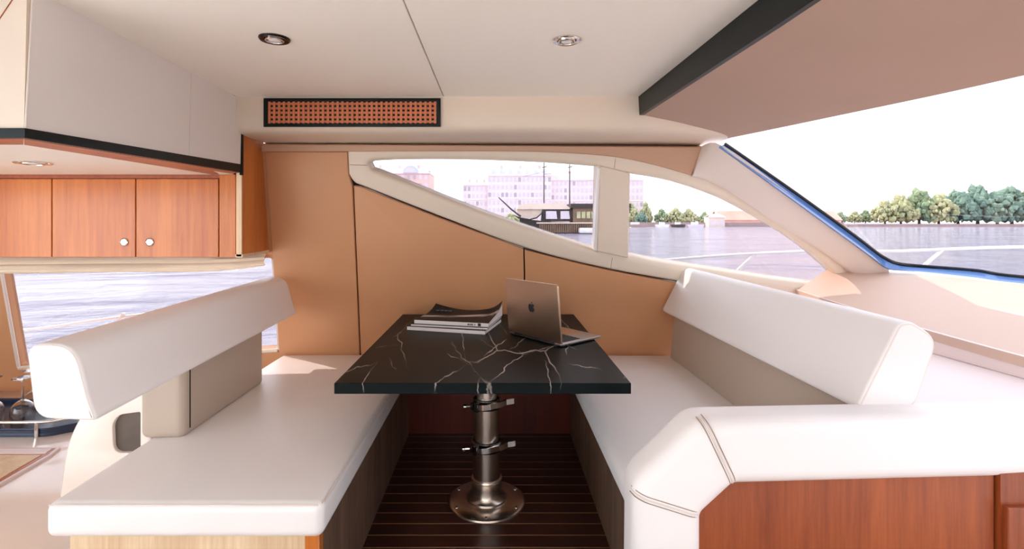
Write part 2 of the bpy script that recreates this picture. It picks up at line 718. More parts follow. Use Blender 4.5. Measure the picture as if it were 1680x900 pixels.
# window openings (glass outlines) and frame outlines on the wall
win_a = catmull(wl_([(607, 268), (622, 263), (700, 261), (800, 262.5), (900, 267), (978, 273)]), 5) + \
    catmull(wl_([(975, 408), (900, 384), (800, 350), (700, 311), (640, 287), (611, 276)]), 5)
win_b = catmull(wl_([(1031, 284), (1100, 297), (1180, 325), (1250, 362), (1310, 400), (1355, 437), (1373, 456)]), 5) + \
    catmull(wl_([(1372, 464), (1362, 467), (1300, 461), (1200, 446), (1100, 431), (1029, 418)]), 5)
frame_out = wl_([(572, 243)]) + wl_([(800, 243), (900, 245), (1000, 252), (1065, 264), (1130, 280), (1180, 299), (1263, 353), (1347, 407), (1413, 463), (1411, 470), (1390, 497)]) + \
    catmull(wl_([(1390, 497), (1240, 478), (1100, 457), (980, 435), (860, 404), (720, 352), (606, 307), (584, 298), (574, 284)]), 5)[1:]

wall = empty('wall_back')
struct(wall, 'sloping cabin side wall in tan leather panels below the arched window')
# panels
pan_a = round_poly(wl_([(436, 248), (571, 248), (573, 286), (579, 304), (591, 585), (459, 585), (448, 424)]), [0, .0, 0, .0, .02, .02, 0])
pan_b = wl_([(581, 304)]) + catmull(wl_([(590, 305), (606, 311), (720, 356), (858.5, 407)]), 5) + wl_([(861.5, 585), (593, 585)])
pan_c = catmull(wl_([(860.5, 409), (980, 438), (1100, 461), (1240, 482), (1390, 501)]), 5) + wl_([(1390, 585), (864, 585)])
for pl, lab in ((pan_a, 'tall tan leather panel between cabinet and seam'), (pan_b, 'tan leather panel behind the magazines'), (pan_c, 'taupe shaded leather panel behind the laptop')):
    o = slab('panel', [pl], wall3, -0.012, 0.010, 0.006, M['tan'], wall)
    o['label'] = lab
# backing behind panels, lower wall to the floor
slab('backing', [[wpix(463, 640), (1.95, 0.30), (1.95, 0.72), wpix(1390, 501), wpix(1100, 461), wpix(860, 408), wpix(606, 311), wpix(580, 300), wpix(572, 246), wpix(438, 246), wpix(451, 424)]],
     wall3, -0.05, -0.014, 0, M['shadow'], wall)
box('kick_panel', -0.46, 0.40, 2.575, 2.60, 0.0, 0.40, M['redwood'], wall)
box('rail_cap', -0.46, 0.40, 2.56, 2.60, 0.40, 0.425, M['redwood'], wall)

# galley part of the wall with its window
galw = wl_([(2, 428), (447, 424), (457, 572), (33, 601)])
o = slab('galley_panel', [[(-3.4, -0.3), (-1.07, -0.3), wpix(462, 600), wpix(450, 424), wpix(437, 246), (-3.4, 1.45)], round_poly(galw, 0.02)], wall3, -0.05, 0.0, 0.0, M['tan'], wall, hole_r=0.012)

w1 = empty('window_1')
struct(w1, 'arched side window in a cream surround above the table')
slab('frame', [frame_out, win_a, win_b], wall3, -0.06, 0.022, 0.012, M['frame'], w1, n=5, hole_r=0.026)
slab('pane', [wl_([(598, 258), (985, 266), (985, 414), (598, 282)])], wall3, -0.045, -0.040, 0, M['pane'], w1)
slab('pane', [wl_([(1022, 276), (1100, 290), (1190, 322), (1270, 366), (1340, 414), (1388, 462), (1388, 472), (1022, 424)])], wall3, -0.045, -0.040, 0, M['pane'], w1)
slab('mullion', [wl_([(983, 270), (1031, 282), (1028, 420), (977, 409)])], wall3, -0.03, 0.034, 0.008, M['frame'], w1)
slab('mullion_trim', [wl_([(979, 274), (984, 274), (978, 409), (973, 408)])], wall3, -0.03, 0.026, 0.004, M['gelcoat'], w1)
for a, b in (((576, 269), (604, 270)), ((1003, 420), (1000, 440)), ((1008, 259), (1006, 275))):
    p, q = wpix(*a), wpix(*b)
    tube('seam', [wall3(p.x, p.y, 0.0222), wall3(q.x, q.y, 0.0222)], 0.0012, M['thread'], w1, 6)

w2 = empty('window_2')
struct(w2, 'galley side window with the river behind, below the wooden cabinets')
slab('pane', [wl_([(-8, 420), (452, 418), (464, 580), (22, 612)])], wall3, -0.040, -0.035, 0, M['pane'], w2)
ga = [wpix(457, 572), wpix(33, 601)]
tube('sill', [wall3(ga[0].x, ga[0].y - .004, 0.006), wall3(ga[1].x, ga[1].y - .004, 0.006)], 0.010, M['frame'], w2)
gb = [wpix(33, 601), wpix(2, 428)]
tube('jamb', [wall3(gb[0].x - .004, gb[0].y, 0.004), wall3(gb[1].x - .004, gb[1].y, 0.004)], 0.008, M['beam'], w2)
gc = [wpix(447, 424), wpix(457, 572)]
tube('jamb', [wall3(gc[0].x + .004, gc[0].y, 0.004), wall3(gc[1].x + .004, gc[1].y, 0.004)], 0.007, M['beam'], w2)

# header strip above the window
hdr = wl_([(434, 235), (1153, 240), (1130, 286)]) + catmull(wl_([(1130, 286), (1062, 267), (1000, 255.5), (900, 248.5), (800, 247)]), 5)[1:] + wl_([(434, 248)])
t2 = slab('trim_1', [hdr], wall3, -0.13, 0.034, 0.006, M['header'])
struct(t2, 'brown strip between the cove and the arched window')

# cove with rounded belly above the wall
cy = catmull([(2.05, 1.59), (2.05, 1.54), (2.051, 1.485), (2.066, 1.452), (2.11, 1.438), (2.22, 1.436), (2.40, 1.436)], 5)
rows = [[(x, p[0], p[1]) for p in cy] for x in (-1.055, -0.3, 0.4, 0.75, 1.0)]
rows[-1] = [(1.0, p[0] + 0.03, p[1] - 0.004) for p in cy]
tc = loft('trim_2', rows, M['cove'], None, (0, 0.02, 0.03), angle=60)
struct(tc, 'cream vinyl cove along the top of the side wall')

# ceiling in two panels with a seam
ce = empty('ceiling')
struct(ce, 'cream vinyl ceiling in two panels with a thin seam')
box('panel', -1.05, -0.2125, -1.35, 2.07, 1.583, 1.62, M['ceiling'], ce, 0.002, 1)
box('panel', -0.2095, 0.67, -1.35, 2.07, 1.583, 1.62, M['ceiling'], ce, 0.002, 1)
box('backing', -3.4, 0.70, -1.35, 2.42, 1.621, 1.66, M['shadow'], ce)
# black step and lower tan headliner towards the windscreen
t3 = loft('trim_3', [[(0.578, 2.09, 1.585), (0.60, 1.1, 1.585), (0.648, -1.7, 1.585)], [(0.582, 2.09, 1.508), (0.604, 1.1, 1.500), (0.652, -1.7, 1.500)]], M['black'], None, (0.02, 0, 0))
struct(t3, 'black lacquered step between the ceiling and the tan headliner')
ts = catmull([(0.995, 2.16, 1.432), (1.075, 1.62, 1.412), (1.164, 1.114, 1.40), (1.23, 0.4, 1.392), (1.25, -1.7, 1.39)], 6)
hin = [(0.590 + 0.0175 * (2.09 - y), y, 1.510 - 0.008 * (2.09 - y) / 1.0 if y > 1.1 else 1.502) for y in [min(2.10, p.y) for p in ts]]
hl = loft('headliner', [[(a[0], a[1], a[2]) for a in hin], [(a[0] * .5 + b[0] * .5, a[1] * .5 + b[1] * .5, a[2] * .5 + b[2] * .5 - .002) for a, b in zip(hin, ts)], [tuple(p) for p in ts]],
          M['liner'], None, (0, 0, 0.03), angle=60)
hl.name = 'ceiling_headliner'
struct(hl, 'tan headliner sloping down to the windscreen')

# pillar beam between side window and windscreen
pa = [(1131, 286), (1180, 304), (1263, 358), (1347, 411), (1413, 461), (1439, 474)]
A = [wall3(wpix(*p).x, wpix(*p).y, 0.045) for p in pa]
pb = [((1153, 241), 2.285), ((1188, 240), 2.17), ((1313, 330), 2.26), ((1400, 394), 2.31), ((1432, 418), 2.33), ((1459, 438), 2.35)]
B = [P(*p, d) for p, d in pb]
A = catmull(A, 5); B = catmull(B, 5)
bmrows = [[a.lerp(b, t) - Vector((0, math.sin(t * math.pi) * 0.008, 0)) for t in (0, .04, .2, .5, .8, .96, 1)] for a, b in zip(A, B)]
tb = loft('trim_4', bmrows, M['beam'], None, (0.0, 0.05, 0.0), angle=60)
struct(tb, 'pale padded pillar slanting down beside the windscreen')

# windscreen glass, gasket, edge band painted blue for the sky's reflection
bs = catmull([(1.835, 2.36, 0.862), (1.93, 2.24, 0.857), (2.09, 1.99, 0.850), (2.36, 1.3, 0.845), (2.50, 0.4, 0.84), (2.54, -1.7, 0.84)], 6)
w3 = empty('window_3')
struct(w3, 'raked windscreen with black gasket looking at the wooded shore')
ts2 = [ts[int(round(k * (len(ts) - 1) / 30))] for k in range(31)]
bs2 = [bs[int(round(k * (len(bs) - 1) / 30))] for k in range(31)]
ts2 = [ts2[0] + Vector((-0.02, 0.20, 0.0))] + ts2
bs2 = [bs2[0] + Vector((-0.06, 0.20, 0.0))] + bs2
loft('pane', [[a + Vector((0.03, 0.02, 0.02)) for a in ts2], [a.lerp(b, .5) + Vector((0.06, 0.02, 0.06)) for a, b in zip(ts2, bs2)], [b + Vector((0.02, 0.01, 0)) for b in bs2]], M['windscreen'], w3, (0.006, 0, 0.004), angle=80)
edge = [P(1189, 237, 2.19), P(1240, 272, 2.23), P(1313, 323, 2.28), P(1400, 386, 2.33), P(1430, 409, 2.35)]
edge += [P(1450, 423, 2.36), P(1474, 433, 2.33)]
edge += [P(1520, 437.5, 2.27), P(1600, 444, 2.15), P(1690, 456, 1.99)] + [Vector(p) + Vector((0, 0, 0.012)) for p in ((2.36, 1.3, .845), (2.5, .4, .84), (2.54, -1.7, .84))]
edge = catmull(edge, 6)
band_in = [P(1180, 240, 2.17), P(1240, 283, 2.20), P(1313, 336, 2.24), P(1400, 399, 2.29), P(1430, 421, 2.31), P(1455, 439, 2.33), P(1480, 443, 2.30), P(1520, 446, 2.25), P(1600, 455, 2.12), P(1690, 466, 1.96)]
band_in += [Vector(p) for p in ((2.31, 1.3, .835), (2.45, .4, .83), (2.49, -1.7, .83))]
band_in = catmull(band_in, 6)
loft('edge_band', [[a for a in edge], [b for b in band_in]], M['band'], w3, (0.004, 0.012, -0.004), angle=60)
tube('gasket', [e + Vector((0.0, -0.003, 0.002)) for e in edge], 0.0075, M['gasket'], w3, 8)

# dash slope and shelf in front of the windscreen
di = catmull([(1.46, 2.46, 0.745), (1.49, 2.0, 0.71), (1.52, 1.60, 0.69), (1.55, 1.2, 0.68), (1.58, 0.5, 0.68), (1.6, -1.7, 0.68)], 6)
db = [b + Vector((0.0, 0, -0.012)) for b in band_in[len(band_in) - len(di):]]
do = [(1.64, 2.50, 0.84), (1.86, 2.345, 0.842), (2.06, 1.99, 0.832), (2.32, 1.3, .826), (2.46, .4, .82), (2.5, -1.7, .82)]
do = catmull(do, 6)
ds = loft('wall_front', [[a for a in di], [a.lerp(b, .35) + Vector((0, 0, -.004)) for a, b in zip(di, do)], [a.lerp(b, .7) for a, b in zip(di, do)], [b for b in do]], M['dash'], None, (0, 0, -0.03), angle=60)
struct(ds, 'sunlit tan dash sloping up to the windscreen')
di_s = [a for a in di if a.y > 1.26]
sh = empty('wall_shelf')
struct(sh, 'pale shelf behind the right backrest')
loft('riser', [[a + Vector((0, 0, 0.002)) for a in di_s], [Vector((a.x + 0.005, a.y, 0.622)) for a in di_s]], M['shelf'], sh, (0.02, 0, 0))
loft('top', [[Vector((a.x + 0.02, a.y, 0.62)) for a in di_s], [Vector((1.03, a.y, 0.615)) for a in di_s]], M['shelf'], sh, (0, 0, -0.03))

# floor of dark planks with pale caulk lines
fl = empty('floor')
struct(fl, 'dark teak planked floor with pale caulk lines under the table')
box('sub_floor', -1.1, 1.9, 0.3, 2.60, -0.04, -0.0012, M['caulk'], fl)
pm = None
yy = 2.535
k = 0
while yy > 0.55:
    if pm is None:
        o = box('plank', -0.45, 0.385, -0.0305, 0.0305, -0.0058, 0.0, M['slat'], fl, 0.0012, 1)
        pm = o
    else:
        o = dup(pm, 'plank', fl)
    o.location = (random.uniform(-.0005, .0005), yy - 0.033, 0)
    yy -= 0.0662
    k += 1
box('edge_plank', -0.45, 0.385, 2.540, 2.574, -0.0058, 0.0, M['slat'], fl, 0.001, 1)
box('bounce_floor', -3.4, 2.6, -3.0, 0.50, -0.0058, 0.0, M['saloon'], fl)  # unseen pale floor added to bounce light onto the ceiling
wlft = box('wall_left', -3.46, -3.40, 0.8, 2.72, -0.3, 1.62, M['cove'])  # added out of view, blocks sun from the open galley end
wnr = box('wall_near', -3.4, 2.6, -1.66, -1.60, 0.0, 1.48, M['saloon'])  # added out of view, cuts low sky light from behind
struct(wnr, 'unseen cream wall added behind the camera to hold back sky light')
struct(wlft, 'unseen cream bulkhead added at the galley end to stop stray sun')
ovh = box('trim_5', -4.2, 0.62, 2.43, 2.75, 1.47, 1.62, M['gelcoat'])  # added out of view, keeps sun off the table
struct(ovh, 'unseen white overhang added above the side windows to shade them')

# soffit box over the galley
sf = empty('wall_soffit')
struct(sf, 'grey-white overhead box with black bottom edge at upper left')
loft('panel', [[(-1.020, 1.10, 1.279), (-1.0425, 1.7185, 1.300)], [(-1.003, 1.10, 1.583), (-1.034, 1.7185, 1.583)]], M['grey'], sf, (-0.02, 0, 0))
loft('panel', [[(-1.0427, 1.7215, 1.300), (-1.058, 2.10, 1.313)], [(-1.0342, 1.7215, 1.583), (-1.053, 2.10, 1.583)]], M['grey'], sf, (-0.02, 0, 0))
loft('front_panel', [[(-3.2, 1.095, 1.279), (-1.0225, 1.097, 1.279)], [(-3.2, 1.085, 1.62), (-1.006, 1.087, 1.62)]], M['cove'], sf, (0, 0.012, 0))
tube('corner_bead', [(-1.0205, 1.0985, 1.279), (-1.004, 1.0985, 1.60)], 0.0022, M['piping'], sf, 6)
tube('seam', [P(-30, 75, 1.0915), P(20, 0, 1.0885), P(45, -38, 1.087)], 0.0012, M['cherry_y'], sf, 6)
loft('edge_strip', [[(-3.2, 1.090, 1.280), (-1.016, 1.092, 1.280), (-1.054, 2.10, 1.314)], [(-3.2, 1.090, 1.259), (-1.016, 1.092, 1.259), (-1.054, 2.10, 1.281)]], M['black'], sf, (-0.012, 0.012, 0), angle=20)
# wood trim below
tr = [((-3.2, 1.104, 1.2585), (-1.98, 1.104, 1.2585), (-1.98, 1.20, 1.2605), (-3.2, 1.20, 1.2605)),
      ((-1.976, 1.104, 1.2585), (-1.03, 1.104, 1.2585), (-1.12, 1.20, 1.2605), (-1.976, 1.20, 1.2605)),
      ((-1.03, 1.106, 1.2585), (-1.043, 1.498, 1.2665), (-1.14, 1.498, 1.265), (-1.12, 1.202, 1.2605)),
      ((-1.0432, 1.502, 1.2667), (-1.064, 2.10, 1.2795), (-1.175, 2.10, 1.272), (-1.1402, 1.502, 1.265))]
for q in tr:
    loft('trim_board', [[q[0], q[1]], [q[3], q[2]]], M['cherry_y'], sf, (0, 0, 0.02), angle=20)
box('soffit_board', -3.2, -1.10, 1.18, 2.125, 1.274, 1.30, M['ceiling'], sf)
box('shadow_gap', -1.062, -1.052, 2.098, 2.112, 1.27, 1.60, M['shadow'], sf)

# ------------------------------------------------------------------ downlights
def downlight(name, loc, label, ringm, r=0.041):
    t = thing(name, label, 'light', loc, 0, 'recessed downlights')
    lathe('trim_ring', [(r, 0.0), (r, -0.003), (r * .93, -0.006), (r * .70, -0.0045), (r * .66, -0.001), (r * .66, 0.0)], ringm, t)
    lathe('inner_ring', [(r * .64, -0.0005), (r * .62, -0.007), (r * .52, -0.008), (r * .49, -0.003), (r * .49, 0)], M['chrome'], t)
    lathe('lamp', [(r * .48, -0.001), (r * .40, -0.006), (r * .2, -0.008), (0, -0.0085)], M['gelcoat'], t)
    return t


downlight('downlight', (-0.610, 1.396, 1.583), 'recessed ceiling downlight with dark bronze ring, left of the ceiling seam', M['darkmetal'])
downlight('downlight', (0.198, 1.406, 1.583), 'recessed chrome ceiling downlight, right of the ceiling seam', M['chrome'], 0.039)
downlight('downlight', (-1.535, 1.68, 1.274), 'chrome downlight in the galley soffit above the cabinets', M['chrome'], 0.052)

# ------------------------------------------------------------------ air grille
gr = thing('air_grille', 'black framed air grille with copper lattice in the cove', 'grille', (-0.579, 2.049, 1.517))
GX, GZ = 0.357, 0.0575
slab('frame', [[(-GX, -GZ), (GX, -GZ), (GX, GZ), (-GX, GZ)], [(-GX + .016, -GZ + .013), (GX - .016, -GZ + .013), (GX - .016, GZ - .013), (-GX + .016, GZ - .013)]],
     lambda u, v, w: Vector((u, -w, v)), 0.0, 0.010, 0.002, M['black'], gr, n=2)
box('backing', -GX + .005, GX - .005, -0.0006, 0.0, -GZ + .005, GZ - .005, M['shadow'], gr)
vm = None
nv = 35
for i in range(nv):
    x = -GX + .022 + (2 * GX - .044) * i / (nv - 1)
    if vm is None:
        vm = box('vertical_slat', -0.0048, 0.0048, -0.0055, -0.0030, -GZ + .012, GZ - .012, M['lattice'], gr)
        o = vm
    else:
        o = dup(vm, 'vertical_slat', gr)
    o.location = (x, 0, 0)
hm = None
for i in range(5):
    z = -GZ + .0215 + (2 * GZ - .043) * i / 4
    if hm is None:
        hm = box('horizontal_slat', -GX + .015, GX - .015, -0.0030, -0.0008, -0.0046, 0.0046, M['lattice'], gr)
        o = hm
    else:
        o = dup(hm, 'horizontal_slat', gr)
    o.location = (0, 0, z)

# ------------------------------------------------------------------ galley wall cabinets
CYF = 2.13


def cabinet(name, label, x0, x1, doors, side=False):
    t = thing(name, label, 'cabinet', (0, 0, 0), 0, 'galley wall cabinets')
    box('body', x0 + .001, min(x1 - .001, -1.125), CYF + .022, 2.40, 0.931, 1.27, M['cherry_dark'], t)
    box('top_rail', x0, x1, CYF + .004, CYF + .03, 1.259, 1.274, M['cherry_y'], t)
    for (a, b, kx) in doors:
        d = box('door', a + .0022, b - .0022, CYF, CYF + .02, 0.927, 1.2565, M['cherry'], t, 0.0015, 1)
        if kx is not None:
            kz = EYE + (CY - 397) / F * CYF
            kb = lathe('latch', [(.0, .0045), (.009, .004), (.0125, .0035), (.0155, .006), (.0175, .004), (.0180, .0)], M['chrome'], d, 28, Matrix.Translation((kx, CYF, kz)) @ Matrix.Rotation(math.pi / 2, 4, 'X'))
            kb['label'] = 'round chrome push latch'
    return t


px2 = lambda px: (px - CX) / F * CYF
cabinet('wall_cabinet', 'plain cherry wood wall cabinet at the left edge without visible latch', -3.2, px2(85), [(-2.62, px2(85), None)])
c2 = cabinet('wall_cabinet', 'cherry wood wall cabinet with two doors and round chrome latches', px2(85), px2(397), [(px2(85), px2(222.5), px2(204)), (px2(222.5), px2(359), px2(246))])
box('filler', px2(359) + .001, px2(386), CYF + .002, CYF + .02, 0.927, 1.275, M['cherry'], c2, .001, 1)
box('filler', px2(386) + .001, px2(397), CYF + .002, CYF + .02, 0.927, 1.275, M['cherry'], c2, .001, 1)
loft('side_panel', [[(-1.062, 2.118, 0.940), (-1.098, 2.47, 0.940)], [(-1.064, 2.118, 1.450), (-1.076, 2.345, 1.450)]], M['cherry'], c2, (-0.018, 0, 0), angle=20)
box('edging', -1.082, -1.0605, 2.112, 2.118, 0.931, 1.437, M['oak'], c2)
loft('side_sill', [[(-1.056, 2.112, 0.940), (-1.096, 2.476, 0.940)], [(-1.056, 2.112, 0.927), (-1.096, 2.478, 0.927)]], M['oak'], c2, (-0.03, 0, 0), angle=20)

# roman blind gathered below the cabinets
bl_rows = []
for i in range(41):
    x = -3.3 + (2.19) * i / 40
    s = 1.0 - 0.35 * max(0, (x + 1.5) / 0.4) ** 2 if x > -1.5 else 1.0
    s -= 0.05 * math.sin(x * 3)
    prof = [(2.462, 0.935), (2.452, 0.915), (2.430, 0.890), (2.437, 0.872), (2.428, 0.868), (2.424, 0.852), (2.434, 0.845), (2.430, 0.838), (2.436, 0.829), (2.452, 0.832)]
    bl_rows.append([(x, y + 0.003 * math.sin(x * 5 + z * 40), 0.935 - (0.935 - z) * s) for (y, z) in prof])
b = loft('roman_blind', bl_rows, M['blind'], None, None, angle=70)
tag(b, 'cream fabric blind gathered in folds at the top of the galley window', 'blind')

# ------------------------------------------------------------------ galley counter and what stands on it
ctr = empty('galley_counter')
tag(ctr, 'glossy pale galley counter behind the left bench', 'counter')
box('top', -3.3, -1.085, 0.80, 2.62, 0.17, 0.20, M['counter'], ctr, .006, 2)
box('body', -3.3, -1.10, 0.83, 2.61, -0.25, 0.17, M['counter'], ctr)
hb = thing('hatch_board', 'oak hatch board with pale border lying on the galley counter', 'board', (0, 0, 0.2005))
hq = [(-2.4, 1.945), (-1.672, 1.945), (-1.655, 1.885), (-1.62, 1.45), (-2.4, 1.45)]
slab('border', [hq], lambda u, v, w: Vector((u, v, w)), 0.0, 0.010, 0.003, M['shelf'], hb)
slab('edge_line', [[(-2.4, 1.935), (-1.684, 1.935), (-1.668, 1.885), (-1.633, 1.45), (-2.4, 1.45)]], lambda u, v, w: Vector((u, v, w)), 0.009, 0.0112, 0, M['cherry_y'], hb)
slab('oak_inlay', [[(-2.4, 1.875), (-1.683, 1.875), (-1.645, 1.45), (-2.4, 1.45)]], lambda u, v, w: Vector((u, v, w)), 0.009, 0.0135, 0.001, M['oak'], hb)
slab('border_strip', [[(-2.4, 1.928), (-1.69, 1.928), (-1.679, 1.886), (-2.4, 1.886)]], lambda u, v, w: Vector((u, v, w)), 0.009, 0.0135, 0.001, M['shelf'], hb)

ty = thing('serving_tray', 'navy blue serving tray with chrome rail under the upturned glasses', 'tray', (0, 0, 0.2005))
tq = [(-2.75, 2.06), (-1.83, 2.06), (-1.70, 2.16), (-1.64, 2.30), (-1.72, 2.42), (-2.75, 2.42)]
slab('base', [round_poly(tq, .03)], lambda u, v, w: Vector((u, v, w)), 0.0, 0.014, 0.004, M['navy'], ty)
slab('rim', [round_poly(tq, .03), round_poly(offset_loop([Vector(p) for p in tq], .014), .02)], lambda u, v, w: Vector((u, v, w)), 0.012, 0.034, 0.003, M['navy'], ty)
rl = catmull([(-2.75, 2.056, .062), (-2.2, 2.056, .062), (-1.87, 2.056, .062), (-1.78, 2.085, .064), (-1.70, 2.15, .066), (-1.65, 2.25, .066)], 6)
tube('rail', rl, 0.0065, M['chrome'], ty, 10)
for (x, y) in ((-1.865, 2.056), (-2.2, 2.056), (-2.55, 2.056), (-1.66, 2.235)):
    tube('rail_post', [(x, y, 0.0), (x, y, 0.062)], 0.008, M['chrome'], ty, 12)


def wine_glass(loc, label, grp):
    t = thing('wine_glass', label, 'glass', loc, random.uniform(0, 6), grp)
    prof_o = [(0.036, 0.0), (0.040, 0.03), (0.0425, 0.055), (0.038, 0.082), (0.022, 0.100), (0.007, 0.110)]
    prof_i = [(0.005, 0.106), (0.0205, 0.0975), (0.0365, 0.0805), (0.041, 0.055), (0.0385, 0.03), (0.0347, 0.0005)]
    lathe('bowl', catmull_2(prof_o) + catmull_2(prof_i) + [(0.036, 0.0)], M['glass'], t, 36)
    lathe('stem', [(0.0, 0.109), (0.0065, 0.109), (0.0045, 0.130), (0.0042, 0.175), (0.006, 0.190), (0.0, 0.191)], M['glass'], t, 20)
    lathe('foot', [(0.0, 0.1905), (0.008, 0.1905), (0.02, 0.197), (0.036, 0.2005), (0.037, 0.202), (0.02, 0.203), (0.0, 0.2035)], M['glass'], t, 36)
    return t


def catmull_2(pts):
    return [(p.x, p.y) for p in catmull([Vector(p) for p in pts], 4)]


GZ0 = 0.2155
for (x, y, lab) in ((-2.00, 2.14, 'upturned stemmed glass nearest the white backrest, front row on the tray'),
                    (-2.135, 2.14, 'upturned stemmed glass cut by the photo edge, front row on the tray'),
                    (-2.06, 2.255, 'upturned stemmed glass in the back row, between the two front glasses'),
                    (-1.90, 2.235, 'upturned stemmed glass mostly hidden behind the corner of the backrest')):
    wine_glass((x, y, GZ0), lab, 'upturned glasses on the tray')

# ------------------------------------------------------------------ left bench
lb = thing('dinette_bench', 'left dinette bench with long white backrest turned towards the table', 'bench')
box('base', -1.045, -0.44, 1.262, 2.57, 0.0, 0.318, M['brownoak'], lb)
box('front_panel', -1.05, -0.437, 1.248, 1.264, 0.0, 0.318, M['oak'], lb, .001, 1)
box('corner_post', -0.470, -0.434, 1.245, 1.275, 0.0, 0.318, M['cherry'], lb, .002, 1)
# support under the backrest
o = cushion('back_support', -1.10, -0.962, 1.56, 2.10, 0.405, 0.66, 0.022, M['taupe'], lb)
tube('support_seam', [(-.9612, 1.592, .43), (-.9612, 1.592, .64)], 0.002, M['shadow'], lb, 6)
mo = slab('back_moulding', [round_poly([(-1.36, 0.2005), (-1.07, 0.2005), (-1.07, 0.60), (-1.22, 0.57), (-1.33, 0.42)], [0, 0, .02, .12, .12]), round_poly([(-1.186, 0.36), (-1.103, 0.36), (-1.103, 0.487), (-1.170, 0.478), (-1.190, 0.450)], [.03, 0.006, .006, .02, .02])],
          lambda u, v, w: Vector((u, 1.60 - w, v)), -0.04, 0.03, 0.012, M['counter'], lb, hole_r=0.003)
box('pocket_liner', -1.20, -1.085, 1.582, 1.60, 0.34, 0.50, M['pocket'], lb)


def back3(x_shear, y_far):
    return lambda u, v, w: Vector((u + x_shear * (y_far - (-w)), -w, v))


lbp = round_poly([(-0.908, 0.622), (-0.925, 0.66), (-0.962, 0.800), (-1.075, 0.800), (-1.055, 0.628)], [.03, .03, .075, .04, .04], 6)
o = slab('backrest', [lbp], lambda u, v, w: Vector((u - 0.030 * ((-w) - 1.16), -w, v + 0.010 * ((-w) - 1.16))), -2.42, -1.155, 0.009, M['white'], lb, n=5, r_back=0.012, angle=50)
pip = [Vector((p.x, 1.158, p.y)) for p in offset_loop([Vector(p) for p in (lbp if area2(lbp) > 0 else lbp[::-1])], 0.006)]
tube('piping', pip[0:] + [pip[0]], 0.0028, M['piping'], o, 6)
sc1 = cushion('seat_cushion', -1.078, -0.412, 1.205, 2.562, 0.320, 0.405, 0.022, M['white'], None, crown=0.010)
tag(sc1, 'wide white leather seat cushion on the left bench', 'cushion', 'dinette seat cushions')
tube('piping', [(-1.066, 1.208, 0.401), (-0.74, 1.204, 0.404), (-0.424, 1.208, 0.401)], 0.0022, M['piping'], sc1, 6)
tube('piping', [(-0.414, 1.218, 0.400), (-0.414, 2.55, 0.400)], 0.0022, M['piping'], sc1, 6)

# ------------------------------------------------------------------ right sofa
rs = thing('dinette_sofa', 'right dinette sofa with white backrest and padded wraparound arm', 'sofa')
box('base', 0.378, 1.02, 1.20, 2.57, 0.0, 0.318, M['brownoak'], rs)
box('front_panel', 0.44, 1.147, 1.165, 1.19, 0.0, 0.52, M['cherry_dark'], rs)
cd = box('side_cabinet', 1.153, 1.95, 1.155, 1.19, 0.0, 0.52, M['cherry_dark'], rs)
slab('cabinet_door_frame', [[(1.157, 0.0), (1.70, 0.0), (1.70, 0.432), (1.157, 0.432)], [(1.205, 0.04), (1.65, 0.04), (1.65, 0.385), (1.205, 0.385)]], lambda u, v, w: Vector((u, 1.155 - w, v)), 0.0, 0.014, 0.004, M['cherry_dark'], rs, hole_r=0.006)
box('cabinet_door_glass', 1.2, 1.66, 1.150, 1.1548, 0.035, 0.39, M['black'], rs)
lp = [(0.878, 0.40), (0.905, 0.66), (0.955, 0.66), (0.95, 0.40)]
slab('back_panel', [round_poly(lp, .01)], lambda u, v, w: Vector((u - 0.012 * ((-w) - 1.22), -w, v)), -2.50, -1.225, 0.01, M['taupe'], rs)
rbp = round_poly([(0.868, 0.619), (0.975, 0.832), (1.005, 0.838), (1.072, 0.795), (1.012, 0.619)], [.03, .02, .03, .06, .04], 6)
o = slab('backrest', [rbp], lambda u, v, w: Vector((u - 0.048 * ((-w) - 1.22), -w, v + 0.012 * ((-w) - 1.22))), -2.475, -1.222, 0.008, M['white'], rs, n=5, r_back=0.010, angle=50)
pip = [Vector((p.x, 1.2245, p.y)) for p in offset_loop([Vector(p) for p in (rbp if area2(rbp) > 0 else rbp[::-1])], 0.006)]
tube('piping', pip + [pip[0]], 0.0028, M['piping'], o, 6)
# padded arm that bends down at the aisle
arm = [(2.0, 0.640), (0.452, 0.636), (0.308, 0.497), (0.303, 0.0), (0.461, 0.0), (0.461, 0.424), (0.533, 0.489), (2.0, 0.492)]
armr = round_poly(arm, [0, .03, .035, 0, 0, .01, .01, 0], 6)
ash = lambda x: 0.045 * max(0, x - 0.5)
arm3 = lambda u, v, w: Vector((u, -w + ash(u), v))
ao = slab('arm', [armr], arm3, -1.232, -1.118, 0.034, M['white'], rs, n=6, r_back=0.03, angle=60)


def arm_seam(a, b, off):
    a, b = Vector(a), Vector(b)
    d = (b - a)
    L = d.length
    nrm = Vector((-d.y, d.x)).normalized() * off
    pts = []
    for k in range(25):
        s = k / 24
        p = a + d * s + nrm
        e = min(s, 1 - s) * L
        w = -1.118 - 0.034 + math.sqrt(max(0, 0.034 ** 2 - max(0, 0.034 - e) ** 2))
        pts.append(arm3(p.x, p.y, w + 0.0003))
    return pts


for a, b_ in (((0.462, 0.637), (0.533, 0.488)), ((0.3075, 0.472), (0.461, 0.424))):
    for off in (-0.0065, 0.0, 0.0065):
        tube('seam', arm_seam(a, b_, off), 0.0011 if off else 0.0022, M['thread'] if off else M['piping'], ao, 6)
sc2 = cushion('seat_cushion', 0.338, 0.898, 1.236, 2.562, 0.320, 0.405, 0.034, M['white'], None, crown=0.012)
tag(sc2, 'white leather seat cushion on the right sofa behind the padded arm', 'cushion', 'dinette seat cushions')
tube('piping', [(0.345, 1.25, 0.388), (0.345, 2.55, 0.388)], 0.0022, M['piping'], sc2, 6)

